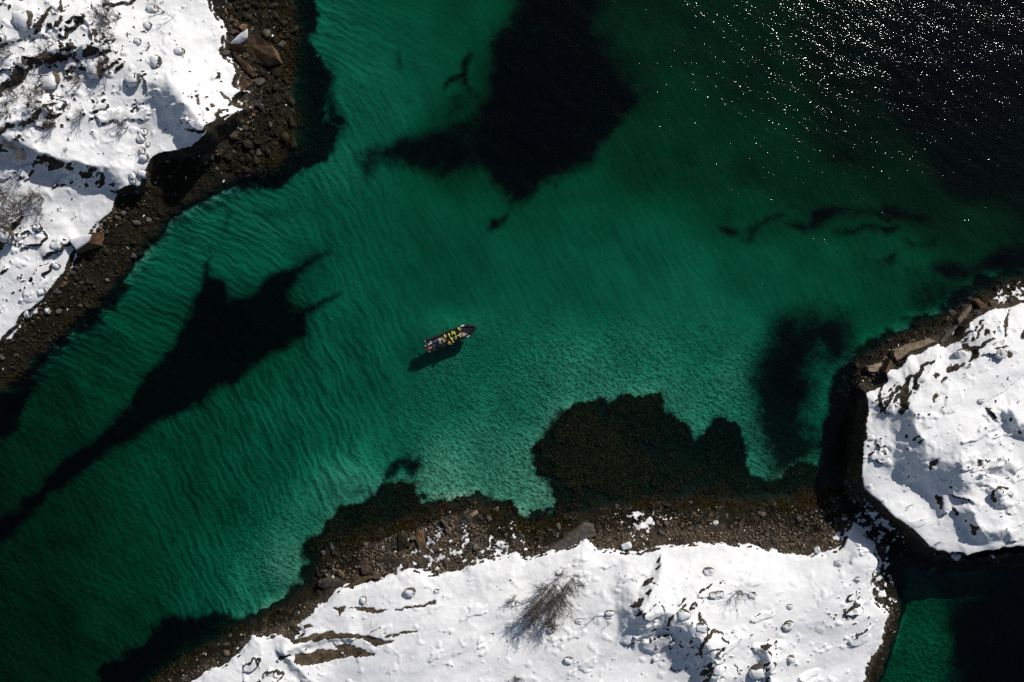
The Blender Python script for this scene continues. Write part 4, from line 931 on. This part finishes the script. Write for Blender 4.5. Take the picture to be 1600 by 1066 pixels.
# ================================================================== the boat
BOAT_ANG = math.atan2(31.5, 78.2)
bx0, by0 = W2(668.4, 541.6)
M_TUBE = simple('black_tube', (0.012, 0.012, 0.013), 0.55, 0.25, 3)
M_HULL = simple('dark_hull', (0.03, 0.032, 0.035), 0.5, 0.2, 3)
M_DECK = simple('beige_deck', (0.40, 0.355, 0.30), 0.8, 0.12, 6)
M_PATCH = simple('pale_chafe_patch', (0.55, 0.57, 0.52), 0.6, 0.1, 8)
M_SEAT = simple('black_seat', (0.02, 0.02, 0.022), 0.6, 0.3, 8)
M_NAVY = simple('navy_seat', (0.03, 0.045, 0.075), 0.6, 0.3, 8)
M_WHITE = simple('grey_white_gelcoat', (0.50, 0.52, 0.54), 0.4, 0.1, 5)
M_STEEL = simple('brushed_steel', (0.62, 0.63, 0.65), 0.35, 0.08, 12, 0.5, 0.8)
M_COWL = simple('engine_cowling', (0.025, 0.025, 0.028), 0.35, 0.2, 6)
M_RED = simple('red_plastic', (0.52, 0.035, 0.02), 0.45, 0.15, 9)
M_ENG = simple('engine_grey', (0.32, 0.33, 0.33), 0.45, 0.15, 7)
M_GLASS, nt = mat('tinted_windscreen')
p = principled(nt, (0.35, 0.40, 0.42), 0.1, None, 0.5); p.inputs['Transmission Weight'].default_value = 0.5
def bm_obj(name, bm, m, parent, smooth=False, bev=0.0):
    if bev: bmesh.ops.bevel(bm, geom=list(bm.edges), offset=bev, segments=2, affect='EDGES', profile=0.6)
    bmesh.ops.recalc_face_normals(bm, faces=bm.faces)
    for f in bm.faces: f.smooth = smooth
    me = bpy.data.meshes.new(name); bm.to_mesh(me); bm.free()
    return link(name, me, m, parent)
def hexa(bm, corners):
    v = [bm.verts.new(c) for c in corners]
    for f in ((0, 3, 2, 1), (4, 5, 6, 7), (0, 1, 5, 4), (1, 2, 6, 5), (2, 3, 7, 6), (3, 0, 4, 7)): bm.faces.new([v[i] for i in f])
def blk(bm, x0, x1, y0, y1, z0, z1, tx=0.0, ty=0.0):
    hexa(bm, [(x0, y0, z0), (x1, y0, z0), (x1, y1, z0), (x0, y1, z0), (x0 + tx, y0 + ty, z1), (x1 - tx, y0 + ty, z1), (x1 - tx, y1 - ty, z1), (x0 + tx, y1 - ty, z1)])
def sweep(bm, pts, radii, sides=12, cap=True):
    rings = []
    for i, (p_, r) in enumerate(zip(pts, radii)):
        a = pts[max(i - 1, 0)]; c = pts[min(i + 1, len(pts) - 1)]; d = (c - a).normalized()
        up = Vector((0, 0, 1)) if abs(d.z) < 0.9 else Vector((1, 0, 0)); s_ = d.cross(up).normalized(); u_ = s_.cross(d)
        rings.append([bm.verts.new(p_ + (s_ * math.cos(2 * math.pi * k / sides) + u_ * math.sin(2 * math.pi * k / sides)) * r) for k in range(sides)])
    for a, c in zip(rings, rings[1:]):
        for k in range(sides): bm.faces.new((a[k], a[(k + 1) % sides], c[(k + 1) % sides], c[k]))
    if cap: bm.faces.new(list(reversed(rings[0]))); bm.faces.new(rings[-1])
LEN, HB = 9.7, 1.02
def half(u_):       # half beam to the tube's centre line
    t = max(0.0, (u_ - 5.6) / (LEN - 0.35 - 5.6)); return HB * (1 - t ** 2.8) if t < 1 else 0.0
def sheer(u_): return 0.52 + 0.75 * max(0.0, (u_ - 4.0) / 5.7) ** 1.8
boat = bpy.data.objects.new('inflatable_boat', None); COL.objects.link(boat)
boat.location = (bx0, by0, 0); boat.rotation_euler = (0, 0, BOAT_ANG)
tag(boat, 'black rigid inflatable tour boat full of people on the green water', 'boat')
us = [0.0, 0.12, 0.4, 1.2, 2.2, 3.2, 4.2, 5.2, 6.0, 6.8, 7.5, 8.1, 8.6, 8.95, 9.2, 9.32]
for sgn in (1, -1):
    pts = [Vector((u_, sgn * half(u_), sheer(u_))) for u_ in us] + [Vector((9.36, 0, sheer(9.36)))]
    rad = [0.10, 0.2] + [0.27] * (len(us) - 2) + [0.26]
    bm = bmesh.new(); sweep(bm, pts, rad, 14)
    tb = bm_obj('tube', bm, M_TUBE, boat, True)
    bm = bmesh.new()
    seg = (6.75, 7.1, 7.55) if sgn > 0 else (7.0, 7.3, 7.7)
    sweep(bm, [Vector((u_, sgn * (half(u_) + 0.12), sheer(u_) + 0.10)) for u_ in seg], [0.15] * 3, 14)
    bm_obj('chafe_patch', bm, M_PATCH, tb, True)
bm = bmesh.new()      # hull below the tubes
secs = []
for u_ in (0.15, 1.5, 3.0, 4.5, 6.0, 7.2, 8.2, 8.9, 9.25):
    hb = max(half(u_) - 0.03, 0.03); keel = -0.42 + 0.95 * max(0.0, (u_ - 6.0) / 3.25) ** 1.7
    secs.append([bm.verts.new(c) for c in ((u_, hb, sheer(u_) - 0.05), (u_, hb * 0.88, 0.05 + keel * 0.25), (u_, 0, keel), (u_, -hb * 0.88, 0.05 + keel * 0.25), (u_, -hb, sheer(u_) - 0.05))])
for a, c in zip(secs, secs[1:]):
    for k in range(4): bm.faces.new((a[k], a[k + 1], c[k + 1], c[k]))
bm.faces.new(secs[0])
bm_obj('hull', bm, M_HULL, boat)
bm = bmesh.new()      # cockpit floor, rising a little to the bow
prev = None
for u_ in (0.2, 1.5, 3.0, 4.5, 6.0, 6.8, 7.5, 8.1, 8.6, 8.95):
    hb = max(half(u_) - 0.05, 0.02); z = 0.24 + 0.16 * max(0, (u_ - 6.0) / 3)
    cur = [bm.verts.new((u_, hb, z)), bm.verts.new((u_, -hb, z))]
    if prev: bm.faces.new((prev[0], prev[1], cur[1], cur[0]))
    prev = cur
dk = bm_obj('deck', bm, M_DECK, boat)
bm = bmesh.new(); blk(bm, 8.25, 8.7, -0.30, 0.30, 0.36, 0.62, 0.05, 0.05); bm_obj('anchor_locker', bm, M_WHITE, boat, False, 0.03)
for k, u_ in enumerate((6.35, 5.45, 4.55, 3.72)):      # straddle seats in two columns
    for sgn in (1, -1):
        bm = bmesh.new(); blk(bm, u_ - 0.38, u_ + 0.30, sgn * 0.42 - 0.17, sgn * 0.42 + 0.17, 0.25, 0.78, 0.03, 0.04)
        st = bm_obj('seat', bm, M_SEAT, boat, False, 0.03)
        bm = bmesh.new(); sweep(bm, [Vector((u_ + 0.26, sgn * 0.42 - 0.2, 1.02)), Vector((u_ + 0.26, sgn * 0.42 + 0.2, 1.02))], [0.02, 0.02], 6)
        sweep(bm, [Vector((u_ + 0.24, sgn * 0.42, 0.7)), Vector((u_ + 0.26, sgn * 0.42, 1.02))], [0.02, 0.02], 6); bm_obj('grab_handle', bm, M_STEEL, st)
bm = bmesh.new(); blk(bm, 2.15, 2.62, -0.55, 0.60, 0.25, 1.15, 0.06, 0.08); cs = bm_obj('console', bm, M_WHITE, boat, False, 0.04)
bm = bmesh.new(); hexa(bm, [(2.52, -0.5, 1.14), (2.56, -0.5, 1.14), (2.56, 0.55, 1.14), (2.52, 0.55, 1.14), (2.36, -0.42, 1.5), (2.40, -0.42, 1.5), (2.40, 0.47, 1.5), (2.36, 0.47, 1.5)]); bm_obj('windscreen', bm, M_GLASS, cs)
bm = bmesh.new(); sweep(bm, [Vector((2.10 + 0.02 * math.sin(a), 0.28 + 0.17 * math.cos(a), 0.98 + 0.17 * math.sin(a))) for a in [k * math.pi / 8 for k in range(17)]], [0.018] * 17, 6); bm_obj('steering_wheel', bm, M_SEAT, cs)
for y_ in (0.36, -0.30):
    bm = bmesh.new(); blk(bm, 1.15, 1.7, y_ - 0.24, y_ + 0.24, 0.25, 0.85, 0.03, 0.03); st = bm_obj('helm_seat', bm, M_NAVY, boat, False, 0.04)
    bm = bmesh.new(); blk(bm, 1.08, 1.18, y_ - 0.24, y_ + 0.24, 0.8, 1.25, 0.01, 0.04); bm_obj('backrest', bm, M_NAVY, st, False, 0.03)
bm = bmesh.new()
sweep(bm, [Vector((0.85, 0.78, 0.5)), Vector((0.9, 0.74, 1.3)), Vector((0.95, 0.66, 1.62)), Vector((0.95, 0.0, 1.72)), Vector((0.95, -0.66, 1.62)), Vector((0.9, -0.74, 1.3)), Vector((0.85, -0.78, 0.5))], [0.035] * 7, 8)
arch = bm_obj('radar_arch', bm, M_SEAT, boat, True)
bm = bmesh.new(); blk(bm, 0.86, 1.04, 0.12, 0.68, 1.68, 1.80, 0.02, 0.02); bm_obj('light_bar', bm, M_WHITE, arch, False, 0.02)
bm = bmesh.new()      # outboard engine
sweep(bm, [Vector((-0.32, 0.2, 0.62)), Vector((-0.30, 0.2, 0.78)), Vector((-0.28, 0.2, 1.05)), Vector((-0.27, 0.2, 1.2)), Vector((-0.26, 0.2, 1.26))], [0.20, 0.26, 0.26, 0.22, 0.12], 14)
en = bm_obj('outboard_engine', bm, M_COWL, boat, True)
bm = bmesh.new(); sweep(bm, [Vector((-0.27, 0.2, 1.24)), Vector((-0.26, 0.2, 1.29))], [0.13, 0.09], 12); bm_obj('cowl_badge', bm, M_ENG, en, True)
bm = bmesh.new(); blk(bm, -0.42, -0.16, 0.1, 0.3, -0.55, 0.66, 0.03, 0.03); blk(bm, -0.55, -0.1, 0.08, 0.32, -0.2, -0.16); bm_obj('engine_leg', bm, M_COWL, en, False, 0.02)
bm = bmesh.new(); blk(bm, -0.18, 0.2, -0.85, 0.85, 0.1, 0.66, 0.02, 0.02); bm_obj('transom', bm, M_HULL, boat, False, 0.02)
for sgn in (1, -1):
    bm = bmesh.new(); sweep(bm, [Vector((-0.16, sgn * 1.0, 0.52)), Vector((-0.1, sgn * 1.0, 0.52)), Vector((0.06, sgn * 1.02, 0.52))], [0.05, 0.12, 0.17], 12); bm_obj('tube_cone', bm, M_ENG, boat, True)

MB = Matrix.Translation(boat.location) @ Matrix.Rotation(BOAT_ANG, 4, 'Z')
def on_boat(o, u_, v_, z_, rz=0.0):
    o.location = MB @ Vector((u_, v_, z_)); o.rotation_euler = (0, 0, BOAT_ANG + rz)
can = bpy.data.objects.new('fuel_can', None); COL.objects.link(can); on_boat(can, 0.02, -0.42, 0.66, 0.25)
bm = bmesh.new(); blk(bm, -0.26, 0.26, -0.24, 0.24, 0.0, 0.30, 0.03, 0.03); cb = bm_obj('tank', bm, M_RED, can, False, 0.05)
bm = bmesh.new(); sweep(bm, [Vector((-0.12, 0, 0.29)), Vector((-0.1, 0, 0.37)), Vector((0.1, 0, 0.37)), Vector((0.12, 0, 0.29))], [0.02] * 4, 6); bm_obj('handle', bm, M_RED, can)
bm = bmesh.new(); sweep(bm, [Vector((0.17, 0.12, 0.29)), Vector((0.17, 0.12, 0.35))], [0.045, 0.045], 10); bm_obj('filler_cap', bm, M_SEAT, can)
tag(can, 'red fuel can standing on the transom at the stern of the boat', 'fuel can')

# ------------------------------------------------------------------ people
M_SUIT = simple('dark_survival_suit', (0.016, 0.017, 0.020), 0.75, 0.3, 9)
M_LIME = simple('lime_safety_cloth', (0.58, 0.66, 0.10), 0.7, 0.15, 14)
M_AMBER = simple('amber_safety_cloth', (0.62, 0.40, 0.07), 0.7, 0.15, 14)
M_SKIN = simple('skin', (0.46, 0.29, 0.21), 0.6, 0.1, 14)
M_HAIR = simple('dark_hair', (0.03, 0.02, 0.015), 0.7, 0.3, 30)
def body(pose):
    """one continuous figure grown from tapered limbs; returns mesh with head and hand centres"""
    J = pose
    bm = bmesh.new()
    def ball(c, r, sc=(1, 1, 1)):
        m_ = Matrix.Translation(c) @ Matrix.Diagonal((*[r * k for k in sc], 1)); bmesh.ops.create_icosphere(bm, subdivisions=2, radius=1, matrix=m_)
    def cap(a, b, ra, rb):
        a = Vector(a); b = Vector(b); d = b - a; ln = d.length
        q_ = d.to_track_quat('Z', 'Y').to_matrix().to_4x4()
        bmesh.ops.create_cone(bm, cap_ends=True, segments=14, radius1=ra, radius2=rb, depth=ln, matrix=Matrix.Translation((a + b) / 2) @ q_)
        ball(a, ra); ball(b, rb)
    pel, chest, neck, head = (Vector(J[k]) for k in ('pelvis', 'chest', 'neck', 'head'))
    cap(pel, chest, 0.165, 0.175); ball(pel, 0.18, (1, 1.05, 0.9)); ball(chest, 0.185, (0.85, 1.15, 1.0))
    cap(chest, neck, 0.13, 0.075); cap(neck, head, 0.065, 0.07)
    f = Vector(J.get('face', (1, 0, 0))).normalized()
    ball(head + Vector((0, 0, 0.03)), 0.105, (1.05, 0.92, 1.2)); ball(head + f * 0.04 - Vector((0, 0, 0.06)), 0.07)
    side = Vector((-f.y, f.x, 0))
    cap(head + f * 0.10 + Vector((0, 0, 0.03)), head + f * 0.125 - Vector((0, 0, 0.01)), 0.012, 0.018)                # nose
    for sg in (1, -1):
        ball(head + f * 0.095 + side * sg * 0.035 + Vector((0, 0, 0.035)), 0.016)                                       # brow and eye
        ball(head + side * sg * 0.098 + Vector((0, 0, 0.01)), 0.028, (0.8, 0.8, 1.2))                                  # ear
    ball(head + f * 0.10 - Vector((0, 0, 0.055)), 0.022, (0.7, 1.2, 0.6))                                             # mouth
    hands = []
    for sg, nm in ((1, 'l'), (-1, 'r')):
        sh = chest + Vector((0, 0.2 * sg, 0.10)); el = Vector(J['elbow_' + nm]); ha = Vector(J['hand_' + nm])
        ball(sh, 0.09); cap(sh, el, 0.078, 0.058); cap(el, ha, 0.058, 0.040)
        d = (ha - el).normalized(); ac = d.cross(Vector((0, 0, 1)));  ac = ac.normalized() if ac.length > 0.01 else Vector((0, 1, 0))
        up = ac.cross(d)
        palm = ha + d * 0.06; cap(ha, palm, 0.036, 0.038); hands.append(palm)
        for k, (off, ln) in enumerate(((-0.030, 0.055), (-0.010, 0.066), (0.010, 0.062), (0.030, 0.048))):
            a = palm + ac * off + d * 0.02; b = a + d * ln * 0.6 - up * 0.012; c = b + d * ln * 0.15 - up * ln * 0.55
            cap(a, b, 0.0105, 0.010); cap(b, c, 0.010, 0.009)
        a = palm - d * 0.03 + ac * 0.035 * sg; b = a + ac * 0.03 * sg + d * 0.03; cap(a, b, 0.0125, 0.011); cap(b, b + d * 0.03 - up * 0.01, 0.011, 0.010)
        hip = pel + Vector((0, 0.10 * sg, -0.04)); kn = Vector(J['knee_' + nm]); ft = Vector(J['foot_' + nm])
        cap(hip, kn, 0.105, 0.072); cap(kn, ft, 0.070, 0.048); cap(ft + Vector((-0.05, 0, -0.03)), ft + Vector((0.17, 0, -0.045)), 0.052, 0.042)
    me = bpy.data.meshes.new('person'); bm.to_mesh(me); bm.free()
    o = bpy.data.objects.new('tmp', me); COL.objects.link(o)
    md = o.modifiers.new('r', 'REMESH'); md.mode = 'VOXEL'; md.voxel_size = 0.0095; md.use_smooth_shade = True
    md = o.modifiers.new('s', 'SMOOTH'); md.factor = 0.4; md.iterations = 2
    md = o.modifiers.new('d', 'DECIMATE'); md.ratio = 0.22
    dg = bpy.context.evaluated_depsgraph_get(); dg.update()
    out_ = bpy.data.meshes.new_from_object(o.evaluated_get(dg)); bpy.data.objects.remove(o); bpy.data.meshes.remove(me)
    out_.materials.clear(); out_.materials.append(M_SUIT); out_.materials.append(M_SKIN)
    hc = head + Vector((0, 0, 0.0)); hk = []
    for p_ in out_.polygons:
        c = p_.center; p_.use_smooth = True
        hand = min((c - h_).length for h_ in hands) < 0.12 and all((c - Vector(J['elbow_' + n_])).length > 0.12 for n_ in 'lr')
        face = (c - hc).length < 0.2 and c.z > neck.z - 0.0
        p_.material_index = 1 if (hand or face) else 0
    def shell(name, test, off, m_):
        bm2 = bmesh.new(); bm2.from_mesh(out_)
        bm2.faces.ensure_lookup_table()
        bmesh.ops.delete(bm2, geom=[f_ for f_ in bm2.faces if not test(f_.calc_center_median())], context='FACES')
        for v_ in bm2.verts: v_.co += v_.normal * off
        ext = bmesh.ops.solidify(bm2, geom=list(bm2.faces), thickness=off * 0.9)
        for f_ in bm2.faces: f_.smooth = True; f_.material_index = 0
        m2 = bpy.data.meshes.new(name); bm2.to_mesh(m2); bm2.free(); m2.materials.append(m_); return m2
    def yoke(c):
        return c.z > chest.z + 0.02 and (c - head).length > 0.145 and (c - chest).length < 0.34
    def hood(c):
        r_ = c - hc; return r_.length < 0.2 and c.z > hc.z - 0.06 and (r_.dot(f) < 0.045 or c.z > hc.z + 0.085)
    return out_, {'l': (shell('jacket_yoke', yoke, 0.014, M_LIME), shell('hood', hood, 0.016, M_LIME)),
                  'a': (shell('jacket_yoke', yoke, 0.014, M_AMBER), shell('hood', hood, 0.016, M_AMBER)),
                  'd': (shell('jacket_yoke', yoke, 0.014, M_LIME), shell('knitted_cap', hood, 0.016, M_HAIR))}
SIT = dict(pelvis=(0, 0, 0.12), chest=(0.04, 0, 0.46), neck=(0.06, 0, 0.66), head=(0.09, 0, 0.80), elbow_l=(0.16, 0.30, 0.36), elbow_r=(0.16, -0.30, 0.36), hand_l=(0.38, 0.14, 0.33), hand_r=(0.38, -0.14, 0.33),
           knee_l=(0.40, 0.24, 0.02), knee_r=(0.40, -0.24, 0.02), foot_l=(0.24, 0.27, -0.42), foot_r=(0.24, -0.27, -0.42))
TURN = dict(SIT, face=(0.6, 0.8, 0), head=(0.08, 0.03, 0.80), elbow_l=(-0.10, 0.34, 0.36), hand_l=(0.12, 0.42, 0.22))
STAND = dict(pelvis=(0, 0, 0.95), chest=(0.05, 0, 1.29), neck=(0.09, 0, 1.49), head=(0.13, 0, 1.63), elbow_l=(0.12, 0.32, 1.13), elbow_r=(0.16, -0.30, 1.13), hand_l=(0.36, 0.24, 1.08), hand_r=(0.38, -0.18, 1.10),
             knee_l=(0.06, 0.14, 0.51), knee_r=(0.02, -0.14, 0.51), foot_l=(0.02, 0.16, 0.09), foot_r=(-0.06, -0.16, 0.09))
LEANP = dict(STAND, pelvis=(-0.08, 0, 0.90), chest=(0.16, 0, 1.16), neck=(0.28, 0, 1.31), head=(0.38, 0, 1.40), elbow_l=(0.38, 0.30, 1.0), elbow_r=(0.40, -0.30, 1.0), hand_l=(0.62, 0.2, 0.95), hand_r=(0.62, -0.2, 0.95))
POSES = {'sit': body(SIT), 'turn': body(TURN), 'stand': body(STAND), 'lean': body(LEANP)}
SEAT_Z = 0.78 - 0.12 + 0.14
def person(pose, look, u_, v_, z_, rz, label):
    me, looks = POSES[pose]
    o = link('person', me); on_boat(o, u_, v_, z_, rz)
    y_, h_ = looks[look]
    link('jacket_yoke', y_, None, o); link('hood' if look != 'd' else 'knitted_cap', h_, None, o)
    tag(o, label, 'person', 'people aboard the boat')
D = 0.25
for a in [
 ('lean', 'l', 6.25, 0.72, D, 0.2, 'person in dark suit and lime hood at the left rail of the foredeck'),
 ('sit', 'l', 6.12, -0.36, SEAT_Z, 0.0, 'person in lime hood on the front right seat behind the foredeck'),
 ('sit', 'l', 5.36, 0.42, SEAT_Z, 0.1, 'person in lime hood on the second left seat from the bow'),
 ('turn', 'l', 4.98, 0.50, SEAT_Z, -0.2, 'person in lime hood squeezed between second and third left seats'),
 ('turn', 'd', 5.28, -0.42, SEAT_Z, -0.5, 'person with dark cap and lime shoulders on second right seat'),
 ('sit', 'l', 4.36, 0.42, SEAT_Z, 0.0, 'person in lime hood on the third left seat from the bow'),
 ('sit', 'l', 4.48, -0.34, SEAT_Z, 0.15, 'person in lime hood on the third right seat from the bow'),
 ('turn', 'd', 4.50, -0.80, SEAT_Z - 0.1, 0.4, 'person with dark cap and lime shoulders by the right tube'),
 ('sit', 'l', 3.56, 0.50, SEAT_Z, 0.0, 'person in lime hood on the rearmost left seat'),
 ('stand', 'a', 3.10, -0.12, D, 0.2, 'person in amber jacket standing just ahead of the console'),
 ('lean', 'a', 3.70, -0.86, D, -0.3, 'person in amber jacket leaning at the right tube')]:
    person(*a)
